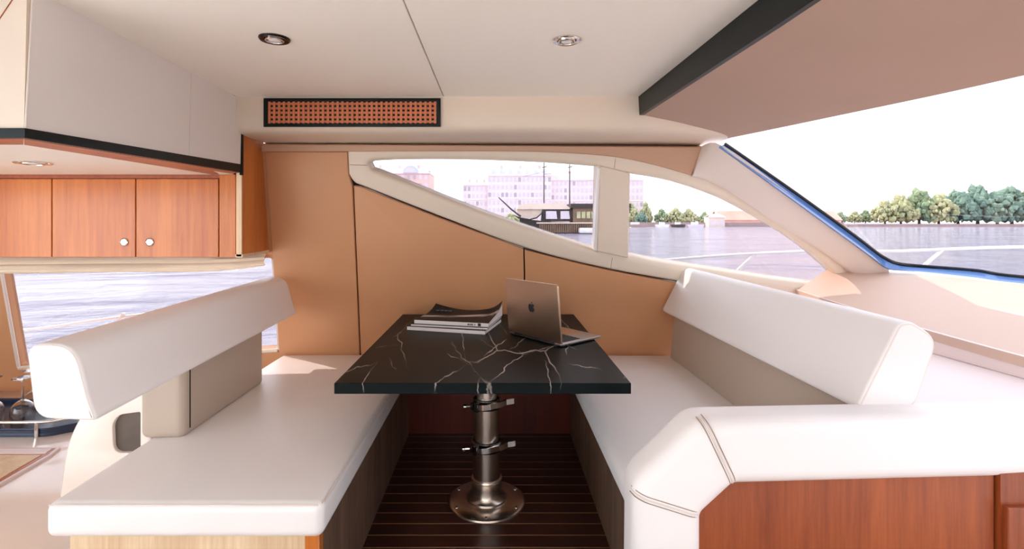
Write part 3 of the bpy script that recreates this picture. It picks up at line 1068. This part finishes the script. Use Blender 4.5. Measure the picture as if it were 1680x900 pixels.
# ------------------------------------------------------------------ table
TX, TY, TZ = -0.034, 1.955, 0.621
tb_ = thing('dinette_table', 'black marble topped table on a brushed steel pedestal', 'table', (TX, TY, 0))
box('table_top', -0.423, 0.418, 1.432 - TY, 2.488 - TY, TZ - 0.031, TZ, M['marble'], tb_, 0.0015, 1)
bp = lathe('base_plate', [(0.0, 0.012), (0.10, 0.0125), (0.138, 0.010), (0.147, 0.006), (0.149, 0.0005), (0.0, 0.0005)], M['steel'], tb_, 64)
for k in range(6):
    a = math.pi / 6 + k * math.pi / 3
    lathe('bolt', [(0.007, 0.0), (0.007, 0.002), (0.004, 0.004), (0, 0.0042)], M['chrome'], bp, 12, Matrix.Translation((0.130 * math.cos(a), 0.130 * math.sin(a), 0.0105)))
lathe('socket', [(0.078, 0.012), (0.076, 0.019), (0.066, 0.027), (0.0595, 0.040), (0.058, 0.085), (0.060, 0.089), (0.058, 0.093), (0.053, 0.093)], M['steel'], tb_, 48)
lathe('lower_tube', [(0.0525, 0.07), (0.0525, 0.228), (0.048, 0.230)], M['steel'], tb_, 48)
lathe('middle_tube', [(0.0475, 0.19), (0.0475, 0.390), (0.041, 0.392)], M['steel'], tb_, 48)
lathe('upper_tube', [(0.0400, 0.35), (0.0400, TZ - .032)], M['steel'], tb_, 48)
lathe('flange', [(0.0, TZ - .0315), (0.09, TZ - .0315), (0.09, TZ - .037), (0.041, TZ - .040)], M['steel'], tb_, 40)


def clamp_(z, r):
    c = lathe('clamp', [(r, z - .016), (r + .0055, z - .016), (r + .0065, z - .014), (r + .0065, z + .012), (r + .009, z + .015), (r + .006, z + .018), (r, z + .018)], M['clamp'], tb_, 40)
    # lever wraps round the front to the right and stands off
    pts = []
    for k in range(13):
        a = math.radians(-118 + k * 8)
        rr = r + .013 + max(0, k - 7) * .0035
        pts.append((rr * math.cos(a), rr * math.sin(a), z + k * .0010))
    e = Vector(pts[-1])
    pts.append((e.x + .028, e.y - .004, e.z + .006))
    bm = bmesh.new()
    prev = None
    for i, p in enumerate(pts):
        p = Vector(p)
        n_ = Vector((p.x, p.y, 0)).normalized() * .004
        hgt = .010
        ring = [bm.verts.new(p + n_ + Vector((0, 0, hgt))), bm.verts.new(p - n_ + Vector((0, 0, hgt))), bm.verts.new(p - n_ - Vector((0, 0, hgt))), bm.verts.new(p + n_ - Vector((0, 0, hgt)))]
        if prev:
            for k in range(4):
                bm.faces.new((prev[k - 1], prev[k], ring[k], ring[k - 1]))
        else:
            bm.faces.new(ring)
        prev = ring
    bm.faces.new(prev)
    finish('lever', bm, M['chrome'], c, angle=30)
    a = math.radians(-125)
    m = Matrix.Translation(((r + .012) * math.cos(a), (r + .012) * math.sin(a), z)) @ Matrix.Rotation(a, 4, 'Z')
    box('buckle', -.010, .012, -.010, .010, -.017, .017, M['clamp'], c, .002, 1, m)
    box('lug', -.010, .012, -.026, -.016, -.014, .014, M['darkmetal'], c, .002, 1, m)
    kx = -(r + .012)
    tube('screw', [(kx + .012, -.034, z - .002), (kx - .020, -.036, z - .002)], 0.0035, M['chrome'], c, 8)
    lathe('screw_knob', [(0, -.006), (.0085, -.005), (.0095, 0), (.0085, .005), (0, .006)], M['chrome'], c, 16, Matrix.Translation((kx - .022, -.036, z - .002)) @ Matrix.Rotation(math.pi / 2, 4, 'Y'))


clamp_(0.218, 0.0527)
clamp_(0.378, 0.0477)

# ------------------------------------------------------------------ laptop
hv = Vector((-0.635, 0.773, 0)).normalized()
bv = Vector((0.773, 0.635, 0)).normalized()
lt = thing('laptop', 'slim metal laptop standing open on the marble table', 'laptop', (0.147, 1.939, TZ + .0005), math.atan2(bv.y, bv.x))
# local axes: +x towards the user edge of the base, +y along the hinge
LW, LD = 0.292, 0.225
flat3 = lambda u, v, w: Vector((u, v, w))
bs_ = slab('base', [round_poly([(0, -LW / 2), (LD, -LW / 2), (LD, LW / 2), (0, LW / 2)], .011)], flat3, 0.002, 0.0125, 0.002, M['alu'], lt, r_back=0.004)
box('keyboard_well', .028, .122, -.128, .128, .0122, .0130, M['key'], bs_)
km = None
for r_ in range(5):
    for c_ in range(14):
        if km is None:
            km = box('key', -.0075, .0075, -.0078, .0078, .0128, .0142, M['key'], bs_, .0006, 1)
            o = km
        else:
            o = dup(km, 'key', bs_)
        o.location = (.038 + r_ * .0185, -.1185 + c_ * .01823, 0)
box('trackpad', .133, .212, -.058, .058, .0123, .0128, M['alu_lid'], bs_, .0003, 1)
for yy_ in (-.1465,):
    for xx in (.018, .034):
        box('port', xx, xx + .009, -LW / 2 - .0004, -LW / 2 + .001, .0058, .0088, M['key'], bs_)
box('foot_strip', .01, LD - .01, -LW / 2 + .02, LW / 2 - .02, 0.0, .0025, M['key'], bs_)
tilt = math.radians(-5.5)
lid3 = lambda u, v, w: Vector((0.004 + math.sin(tilt) * v - w * math.cos(tilt), u, 0.013 + math.cos(tilt) * v - w * math.sin(tilt) * -1))
LH = 0.217
lid = slab('lid', [round_poly([(-LW / 2, 0.0), (LW / 2, 0.0), (LW / 2, LH), (-LW / 2, LH)], [.003, .003, .011, .011])], lid3, 0.0, 0.006, 0.0022, M['alu_lid'], lt)
slab('screen', [[(-LW / 2 + .006, .012), (LW / 2 - .006, .012), (LW / 2 - .006, LH - .006), (-LW / 2 + .006, LH - .006)]], lid3, -0.0006, 0.0, 0, M['key'], lid)
tube('hinge', [(0.002, -.11, .0125), (0.002, .11, .0125)], 0.0045, M['key'], lt, 10)
# logo on the back of the lid: bitten fruit with a leaf
lg = catmull([(0.0, .0125), (.006, .0165), (.0125, .0150), (.0165, .0105), (.0130, .0065), (.0122, .0005), (.0170, -.0055), (.0120, -.0150), (.0070, -.0185), (.0, -.0165), (-.0070, -.0185), (-.0130, -.0140), (-.0175, -.0030), (-.0165, .0080), (-.0110, .0150), (-.0050, .0160)], 4, True)
bite = [(.0168, .0098), (.0134, .0062), (.0122, .0020), (.0134, -.0022), (.0166, -.0052)]
lx = lambda u, v, w: lid3(-(u), LH * .53 + v, w)                     # seen from behind the lid
slab('logo', [[(p.x * .92, p.y * .92) for p in lg]], lx, 0.0059, 0.0063, 0, M['key'], lid)
lf = catmull([(0.0005, .0175), (.0015, .0225), (.0060, .0262), (.0066, .0215), (.0040, .0182)], 4, True)
slab('logo_leaf', [[(p.x * .92, p.y * .92) for p in lf]], lx, 0.0059, 0.0063, 0, M['key'], lid)

# ------------------------------------------------------------------ magazines
MA = math.atan2(-0.264, 0.965)


def magazine(label, corner, z, wid, dep, th, rz, covm, curl=0.0):
    t = thing('magazine', label, 'magazine', (corner[0], corner[1], z), rz, 'magazines on the table')

    def hz(u, v):
        c = curl * (0.55 * max(0, (v / dep - .45) / .55) ** 2 * (1 - 0.9 * math.sin(math.pi * min(1, max(0, u / wid)))) + (0.5 * max(0, (u / wid - .8) / .2) ** 2 * v / dep))
        return c
    nx, ny = 16, 12
    for nm, a0, a1, inset, mt in (('back_cover', 0, .0008, 0.0, covm), ('pages', .0008, th - .0008, 0.0015, M['paper']), ('front_cover', th - .0008, th, 0.0, covm)):
        bm = bmesh.new()
        top, bot = [], []
        for j in range(ny + 1):
            rt, rb = [], []
            for i in range(nx + 1):
                u = inset * 0 + (wid - inset) * i / nx
                v = (0.0 if nm != 'pages' else 0.0004) + (dep - inset) * j / ny
                h = hz(u, v) * (1.0 if nm == 'front_cover' else (.75 if nm == 'pages' else .0))
                hb_ = hz(u, v) * (1.0 if nm == 'front_cover' else 0.0)
                rt.append(bm.verts.new((u, v, a1 + h)))
                rb.append(bm.verts.new((u, v, a0 + hb_)))
            top.append(rt); bot.append(rb)
        for j in range(ny):
            for i in range(nx):
                bm.faces.new((top[j][i], top[j][i + 1], top[j + 1][i + 1], top[j + 1][i]))
                bm.faces.new((bot[j][i], bot[j + 1][i], bot[j + 1][i + 1], bot[j][i + 1]))
        for i in range(nx):
            bm.faces.new((bot[0][i], bot[0][i + 1], top[0][i + 1], top[0][i]))
            bm.faces.new((bot[ny][i + 1], bot[ny][i], top[ny][i], top[ny][i + 1]))
        for j in range(ny):
            bm.faces.new((bot[j + 1][0], bot[j][0], top[j][0], top[j + 1][0]))
            bm.faces.new((bot[j][nx], bot[j + 1][nx], top[j + 1][nx], top[j][nx]))
        finish(nm, bm, mt, t, angle=30)
    box('spine', 0, wid, -.0008, .0004, .0006, th - .0006, M['paper'], t)
    return t


mz = TZ + .0006
magazine('bottom magazine of the stack, thick with a white spine', (-0.372, 2.128), mz, 0.342, 0.262, .015, MA, M['coverdark'])
magazine('middle magazine of the stack, thin with a dark cover', (-0.357, 2.138), mz + .0153, 0.333, 0.262, .007, MA + .03, M['coverdark'])
mg = magazine('top magazine of the stack, dark cover with curled far corners and a pale wake', (-0.345, 2.150), mz + .0226, 0.325, 0.262, .016, MA + .03, M['cover'], 0.050)
for i, (u, wd) in enumerate(((.236, .006), (.244, .004), (.250, .005), (.257, .003), (.266, .003), (.280, .013))):
    box('spine_print', u, u + wd, -.0012, -.0007, .004 if i < 5 else .002, .011 if i < 5 else .014, M['ink'], mg)
for i in range(4):
    box('cover_print', .030 + i * .020, .044 + i * .020, .178 + .0, .196, .0160 + .0085, .0160 + .0088, M['inkblue'], mg)

# ------------------------------------------------------------------ outside: unseen decks added for the light, rail, river
dk = box('floor_side', -5, 6, 2.83, 3.55, -0.25, 0.0, M['gelcoat'])
struct(dk, 'unseen white side deck added outside the windows under the rail')
dk3 = box('floor_bounce', -9.0, -3.47, -2.4, 2.8, -0.25, -0.02, M['gelcoat'])  # unseen deck added to throw light up at the ceiling
struct(dk3, 'unseen white deck added aft of the galley to bounce light inside')
dk2 = box('floor_fore', 2.7, 7, -1.5, 2.74, -0.25, 0.45, M['gelcoat'], None, .05, 3)
struct(dk2, 'unseen white foredeck added beyond the windscreen')
rail = thing('deck_rail', 'thin white deck rail running outside the windows', 'rail')
rp = catmull([(-4.5, 3.45, .22), (-3.2, 3.42, .34), (-2.4, 3.38, .45), (-.6, 3.3, .64), P(1085, 427, 3.2), P(1320, 412, 3.2), P(1460, 412, 3.1), P(1690, 404.5, 2.95), (4.2, 2.6, .95), (5.2, 1.2, .98)], 8)
tube('top_rail', rp, 0.009, M['gelcoat'], rail, 8)
for (a, b_) in (((P(1237, 418, 3.2)), P(1205, 448, 3.2)), (P(1545, 411, 3.05), P(1520, 432, 3.05))):
    d = (b_ - a)
    tube('post', [a, a + d * (a.z / -d.z) * .97], 0.010, M['gelcoat'], rail, 8)
for (a, b_) in ((P(203, 513, 3.38), P(185, 540, 3.38)),):
    d = (b_ - a)
    tube('post', [a, a + d * (a.z / -d.z) * .97], 0.010, M['gelcoat'], rail, 8)

WZ = -1.52
bm = bmesh.new()
bmesh.ops.create_grid(bm, x_segments=2, y_segments=2, size=1500)
for v in bm.verts:
    v.co.z = WZ
wa = finish('river_water', bm, M['water'], None, smooth=False)
tag(wa, 'rippled pale river water outside all windows', 'water', None, 'stuff')


def far(px, py, d):
    return P(px, py, d)


# quays
def quay(x0, x1, y, h, label, mat='quay'):
    o = box('quay_wall', x0, x1, y, y + 30, WZ, WZ + h, M[mat])
    tag(o, label, 'quay')
    return o


quay(far(240, 372, 235).x, far(1022, 372, 235).x, 235, 2.2, 'stone quay in front of the pale apartment blocks')
quay(far(1024, 372, 220).x, far(1385, 372, 220).x, 220, 1.9, 'low stone quay under the yellow-green trees')
quay(far(1390, 372, 225).x, far(2100, 372, 225).x, 225, 1.1, 'low embankment under the large trees seen through the windscreen')


def building(name, label, corners, z1, wallm, floors, cols, side_cols, roof_h, wsize):
    """corners: left-near, right, depth; front face towards the river"""
    x0, x1, y0, dep = corners
    t = thing(name, label, 'building', (x0, y0, WZ + 2.2), 0, 'buildings on the far bank')
    h = z1 - (WZ + 2.2)
    box('wall', 0, x1 - x0, 0, dep, 0, h, M[wallm], t)
    slabh = 0.5
    box('cornice', 0, x1 - x0, -.5, dep, h - .2, h + slabh, M['stone'], t)
    for k in (1, 3):
        if k < floors:
            box('string_course', 0, x1 - x0, -.25, 0, h * k / floors - .2, h * k / floors + .1, M['stone'], t)
    rows_ = [[(.3, .3, h + slabh), (x1 - x0 - .3, .3, h + slabh)], [(1.5, 2.4, h + roof_h), (x1 - x0 - 1.5, 2.4, h + roof_h)], [(1.5, dep, h + roof_h), (x1 - x0 - 1.5, dep, h + roof_h)]]
    loft('mansard_roof', rows_, M['slate'], t, (0, 0, -.4), angle=20)
    wm = None
    for f in range(floors):
        for c in range(cols):
            if wm is None:
                wm = box('window', -wsize / 2, wsize / 2, -.12, .1, -wsize * .8, wsize * .8, M['winglass'], t)
                dm = box('window', -wsize / 2, wsize / 2, -.12, .1, -wsize * .8, wsize * .8, M['windark'], t)
                bpy.data.objects.remove(dm)
                dmesh = wm.data.copy(); dmesh.materials.clear(); dmesh.materials.append(M['windark'])
                o = wm
            else:
                o = dup(wm, 'window', t)
                if random.random() < .16:
                    o.data = dmesh
            o.location = ((x1 - x0) * (c + .5) / cols, 0, h * (f + .5) / floors)
    for c in range(0, cols, 2):
        box('dormer', (x1 - x0) * (c + .5) / cols - .9, (x1 - x0) * (c + .5) / cols + .9, .3, 3, h + .6, h + roof_h * .8, M['stone'], t)
    for k in range(3):
        xx = (x1 - x0) * (.2 + .3 * k)
        box('chimney', xx, xx + 1.2, 3, 4.5, h + roof_h - .3, h + roof_h + 1.6, M['brick'], t)
    return t


D = 240.0
gx = lambda px, d=D: (px - CX) / F * d
gz = lambda py, d=D: EYE + (CY - py) / F * d
building('apartment_block', 'large pale apartment block behind the old ship', (gx(800), gx(905), D, 22), gz(288), 'stone', 6, 15, 0, 3.6, 1.3)
building('apartment_block', 'lower pale wing of the apartment block at its left end', (gx(759), gx(800) - .02, D + 3, 20), gz(303), 'stone', 5, 6, 0, 1.5, 1.2)
building('apartment_block', 'right wing of the pale apartment block behind the masts', (gx(905) + .02, gx(1060), D + 4, 22), gz(294), 'stone', 6, 22, 0, 3.0, 1.2)
bt = building('brick_house', 'pink brick house with round gable at the tip of the window', (gx(598), gx(704), D, 20), gz(284), 'brick', 6, 11, 0, 2.6, 1.3)
ga_ = slab('round_gable', [[(gx(674) - gx(598) + 3.6 * math.cos(a), 3.6 * math.sin(a)) for a in [math.pi * k / 14 for k in range(15)]]], lambda u, v, w: Vector((u, -.6 - w, gz(284) - WZ - 2.2 + v)), -3, 0.3, 0, M['slate'], bt)
slab('gable_window', [[(gx(674) - gx(598) + 2.7 * math.cos(a), .3 + 2.5 * math.sin(a)) for a in [math.pi * k / 14 for k in range(15)]]], lambda u, v, w: Vector((u, -.95 - w, gz(284) - WZ - 2.2 + v)), 0, .1, 0, M['winglass'], bt)
for (a, b_, py, lb_) in ((706, 728, 333, 'small low house far off right of the brick house'), (730, 757, 327, 'small low house far off beside the apartment block')):
    t = thing('low_house', lb_, 'building', (gx(a, 300), 300, WZ), 0, 'buildings on the far bank')
    wdt = gx(b_, 300) - gx(a, 300)
    hh = gz(py, 300) - WZ
    box('wall', 0, wdt, 0, 10, 0, hh - 2, M['stone'], t)
    loft('roof', [[(-.4, -.4, hh - 2), (wdt + .4, -.4, hh - 2)], [(-.4, 5, hh), (wdt + .4, 5, hh)], [(-.4, 10.4, hh - 2), (wdt + .4, 10.4, hh - 2)]], M['slate'], t, (0, 0, -.2))

# old sailing ship used as a restaurant
DS = 103.0
sx = lambda px: (px - CX) / F * DS
sz = lambda py: EYE + (CY - py) / F * DS
ship = thing('moored_ship', 'old dark wooden ship with two masts moored in front of the pale block', 'ship', (sx(900), DS, WZ), 0)
q = lambda px, py, dy=0: Vector((sx(px) - sx(900), dy, sz(py) - WZ))
# hull outline from the side
hp = [(846, 356), (853, 365), (866, 376), (882, 385.5), (1025, 385.5), (1030, 374), (1030, 366), (960, 366), (900, 363), (868, 360)]
slab('hull', [[(q(*p).x, q(*p).z) for p in hp]], lambda u, v, w: Vector((u, -w, v)), -7, 0, 0, M['hull'], ship)
for k in range(26):
    xx = 886 + k * 3.5
    p = q(xx, 384.5)
    box('hull_plank', p.x - .16, p.x + .16, -.12, 0, .2, q(xx, 367).z, M['deckwood'], ship)
box('rub_rail', q(880, 0).x, q(1028, 0).x, -.3, 0, q(0, 366.5).z, q(0, 364.5).z, M['canvas'], ship)
slab('wheelhouse', [[(q(*p).x, q(*p).z) for p in ((892, 342), (938, 342), (942, 363), (890, 363))]], lambda u, v, w: Vector((u, -w, v)), -4, -.5, 0, M['hull'], ship)
for (a, b_) in ((896, 913), (920, 934)):
    slab('window', [[(q(*p).x, q(*p).z) for p in ((a, 346), (b_, 346), (b_ + 1.5, 359), (a, 359))]], lambda u, v, w: Vector((u, -w, v)), -.5, -.35, 0, M['winglass'], ship)
slab('awning', [[(q(*p).x, q(*p).z) for p in ((850, 337), (868, 333), (925, 333), (936, 341), (934, 343), (888, 343), (848, 343))]], lambda u, v, w: Vector((u, -w, v)), -4.4, -.2, 0, M['canvas'], ship)
slab('awning_side', [[(q(*p).x, q(*p).z) for p in ((848, 343), (890, 343), (886, 352), (878, 357), (850, 355))]], lambda u, v, w: Vector((u, -w, v)), -4, -.9, 0, M['canvas'], ship)
tube('bow_rail', [q(840, 352, -.5), q(852, 357, -.6), q(868, 360, -.6), q(880, 357, -.6), q(888, 350, -.6), q(890, 343, -.6)], .14, M['hull'], ship, 6)
tube('bowsprit', [q(818, 324, -1), q(838, 343, -1), q(854, 355, -1)], [.10, .16, .2], M['hull'], ship, 6)
box('stern_cabin', q(940, 0).x, q(1030, 0).x, -.2, 5, q(0, 366).z, q(0, 340).z, M['deckwood'], ship)
box('stern_roof', q(936, 0).x, q(1034, 0).x, -.6, 5.4, q(0, 341).z, q(0, 334).z, M['hull'], ship)
for k in range(4):
    box('window', q(946 + k * 8, 0).x, q(952 + k * 8, 0).x, -.3, -.1, q(0, 358).z, q(0, 347).z, M['leaf_y'], ship)
for mx_, topy in ((894, 256), (937, 258)):
    m_ = tube('mast', [q(mx_, 345, 2), q(mx_, topy, 2)], [.14, .08], M['hull'], ship, 6)
    tube('yard', [q(mx_ - 3, 273, 2), q(mx_ + 5, 271, 2)], .09, M['hull'], m_, 6)
tube('stay', [q(894, 284, 2), q(937, 281, 2), q(1010, 285, 2)], .035, M['hull'], ship, 5)
tube('stay', [q(860, 288, 2), q(894, 280, 2)], .03, M['hull'], ship, 5)
dn = box('dinghy', q(947, 0).x, q(978, 0).x, -2.6, -1.0, .1, 1.2, M['gelcoat'], ship, .3, 2)


# trees
def crown_mesh(seed, nblob, sub=2):
    rnd = random.Random(seed)
    bm = bmesh.new()
    for i in range(nblob):
        a = rnd.uniform(0, 2 * math.pi)
        hgt = rnd.uniform(0.15, 1.0)
        wid = 0.62 * math.sin(min(1, hgt * 1.15) * math.pi * .80 + .35)
        rr = wid * math.sqrt(rnd.random())
        c = Vector((rr * math.cos(a), rr * math.sin(a), hgt * .86))
        s = rnd.uniform(.035, .105)
        vs = bmesh.ops.create_icosphere(bm, subdivisions=sub, radius=s)['verts']
        for v in vs:
            v.co = c + v.co * (1 + rnd.uniform(-.45, .45))
    me = bpy.data.meshes.new('crown')
    bm.to_mesh(me)
    bm.free()
    return me


crowns = [crown_mesh(s, 260, 1) for s in (1, 2, 3)]
crown_of = {}
trunk_bm = bmesh.new()
bm_tube(trunk_bm, [(0, 0, -.02), (.01, 0, .2), (0, .01, .5)], [.035, .028, .02], 8)
trunk_me = bpy.data.meshes.new('trunk')
trunk_bm.to_mesh(trunk_me); trunk_bm.free()
trunk_me.materials.append(M['trunk'])


def tree(px, base_py, top_py, d, leaf, label, wfac=1.0, grp='trees on the far bank'):
    b0 = P(px, base_py, d)
    h = P(px, top_py, d).z - b0.z
    t = thing('tree', label, 'tree', b0, random.uniform(0, 6), grp)
    kk = random.randrange(3)
    if (kk, leaf) not in crown_of:
        me = crowns[kk].copy()
        me.materials.clear(); me.materials.append(M[leaf])
        crown_of[(kk, leaf)] = me
    me = crown_of[(kk, leaf)]
    c = link('crown', me, None, t)
    c.scale = (h * wfac, h * wfac, h)
    tr_ = link('trunk', trunk_me, None, t)
    tr_.scale = (h, h, h)
    return t


TREES = [
    (1034, 371, 329, 232, 'leaf_y', 'tall pale yellow tree beside the white window post', .7),
    (1052, 371, 346, 226, 'leaf_b', 'small dark green tree low beside the window post', .8),
    (1060, 371, 329, 236, 'leaf_y', 'narrow pointed yellow tree right of the window post', .45),
    (1086, 371, 341, 232, 'leaf_g', 'round green tree with a yellow neighbour on each side', .8),
    (1108, 371, 339, 230, 'leaf_y', 'broad yellow-green tree in the middle of the arched window', .9),
    (1130, 371, 340, 236, 'leaf_y', 'yellow tree just left of the white pavilion', .8),
    (1156, 371, 346, 240, 'leaf_g', 'small green tree behind the white pavilion', .8),
    (1378, 369, 346, 245, 'leaf_g', 'small far tree where the pillar meets the shore', .9),
    (1402, 369, 345, 245, 'leaf_y', 'small pale tree left of the tall windscreen trees', .9),
    (1420, 369, 343, 245, 'leaf_g', 'small green tree left of the tall windscreen trees', .8),
    (1452, 370, 326, 238, 'leaf_y', 'pale tree at the left end of the tall row', .8),
    (1478, 370, 316, 240, 'leaf_y', 'yellow-green tree second in the tall row', .8),
    (1508, 370, 306, 240, 'leaf_g', 'tall green tree third in the tall row', .75),
    (1540, 370, 314, 236, 'leaf_y', 'lighter tree in the middle of the tall row', .8),
    (1572, 370, 308, 238, 'leaf_b', 'dark blue-green tree in the tall row', .8),
    (1604, 370, 299, 240, 'leaf_b', 'tallest tree of the windscreen row', .75),
    (1636, 370, 309, 236, 'leaf_b', 'dark tree right of the tallest one', .85),
    (1660, 370, 303, 240, 'leaf_b', 'tall blue-green tree near the right photo edge', .8),
    (1690, 370, 306, 238, 'leaf_g', 'tree cut by the right photo edge', .8),
]
for (px, by, tp, d, leaf, lab, wf) in TREES:
    tree(px, by - 3, tp, d, leaf, lab, wf)
bush = thing('shrub', 'yellow flowering shrub at the bow of the old ship', 'shrub', P(838, 372, 99), 0)
me = crowns[0].copy(); me.materials.clear(); me.materials.append(M['leaf_y'])
c = link('foliage', me, None, bush); c.scale = (3.0, 3.0, 2.9)
bb = box('planter', -2, 2, -1.2, 1.2, -1.5, .1, M['hull'], bush)

pv = thing('pavilion', 'white riverside pavilion with a small lantern between the trees', 'building', P(1176, 372, 216), 0, 'buildings on the far bank')
box('wall', -3.4, 3.4, 0, 5, 0, 4.2, M['canvas'], pv)
loft('roof', [[(-3.8, -.4, 4.2), (3.8, -.4, 4.2)], [(-2, 2.5, 5.6), (2, 2.5, 5.6)], [(-3.8, 5.4, 4.2), (3.8, 5.4, 4.2)]], M['stone'], pv, (0, 0, -.2))
lathe('lantern', [(.8, 5.4), (.8, 6.6), (.5, 7.2), (.08, 7.6), (.05, 8.6), (0, 8.7)], M['canvas'], pv, 12)
for k in range(3):
    slab('arch_window', [[(-2.2 + 2.2 * k + .7 * math.cos(a), 2.2 + .7 * math.sin(a)) for a in [math.pi * j / 8 for j in range(9)]] + [(-2.9 + 2.2 * k, .6), (-1.5 + 2.2 * k, .6)]], lambda u, v, w: Vector((u, -w, v)), 0, .08, 0, M['winglass'], pv)
fw = thing('long_building', 'long low red-roofed building on the bank right of the pavilion', 'building', P(1182, 372, 236), 0, 'buildings on the far bank')
ln = P(1380, 372, 236).x - P(1182, 372, 236).x
box('wall', 0, ln, 0, 12, 0, 3.4, M['brick'], fw)
loft('roof', [[(-.5, -.5, 3.3), (ln + .5, -.5, 3.3)], [(-.5, 6, 7.6), (ln + .5, 6, 7.6)], [(-.5, 12.5, 3.3), (ln + .5, 12.5, 3.3)]], M['redroof'], fw, (0, 0, -.3))
for i, (px, w_, cl, lab) in enumerate(((1088, 2.6, 'gelcoat', 'small white motorboat moored under the trees'), (1114, 2.6, 'hull', 'small dark boat moored beside the white motorboat'),
                                       (1142, 3.4, 'winglass', 'small grey boat moored left of the pavilion'), (1044, 4.5, 'quay', 'grey barge moored right beside the window post'))):
    p = P(px, 376, 200)
    t = thing('moored_boat', lab, 'boat', (p.x, 200, WZ), 0, 'small boats on the far bank')
    slab('hull', [[(-w_, 1.1), (-w_ * .85, 0), (w_ * .85, 0), (w_, 1.2)]], lambda u, v, w: Vector((u, -w, v)), -2.2, 0, 0, M[cl], t)
    box('cabin', -w_ * .4, w_ * .3, .3, 1.8, 1.1, 2.1, M['gelcoat'], t)
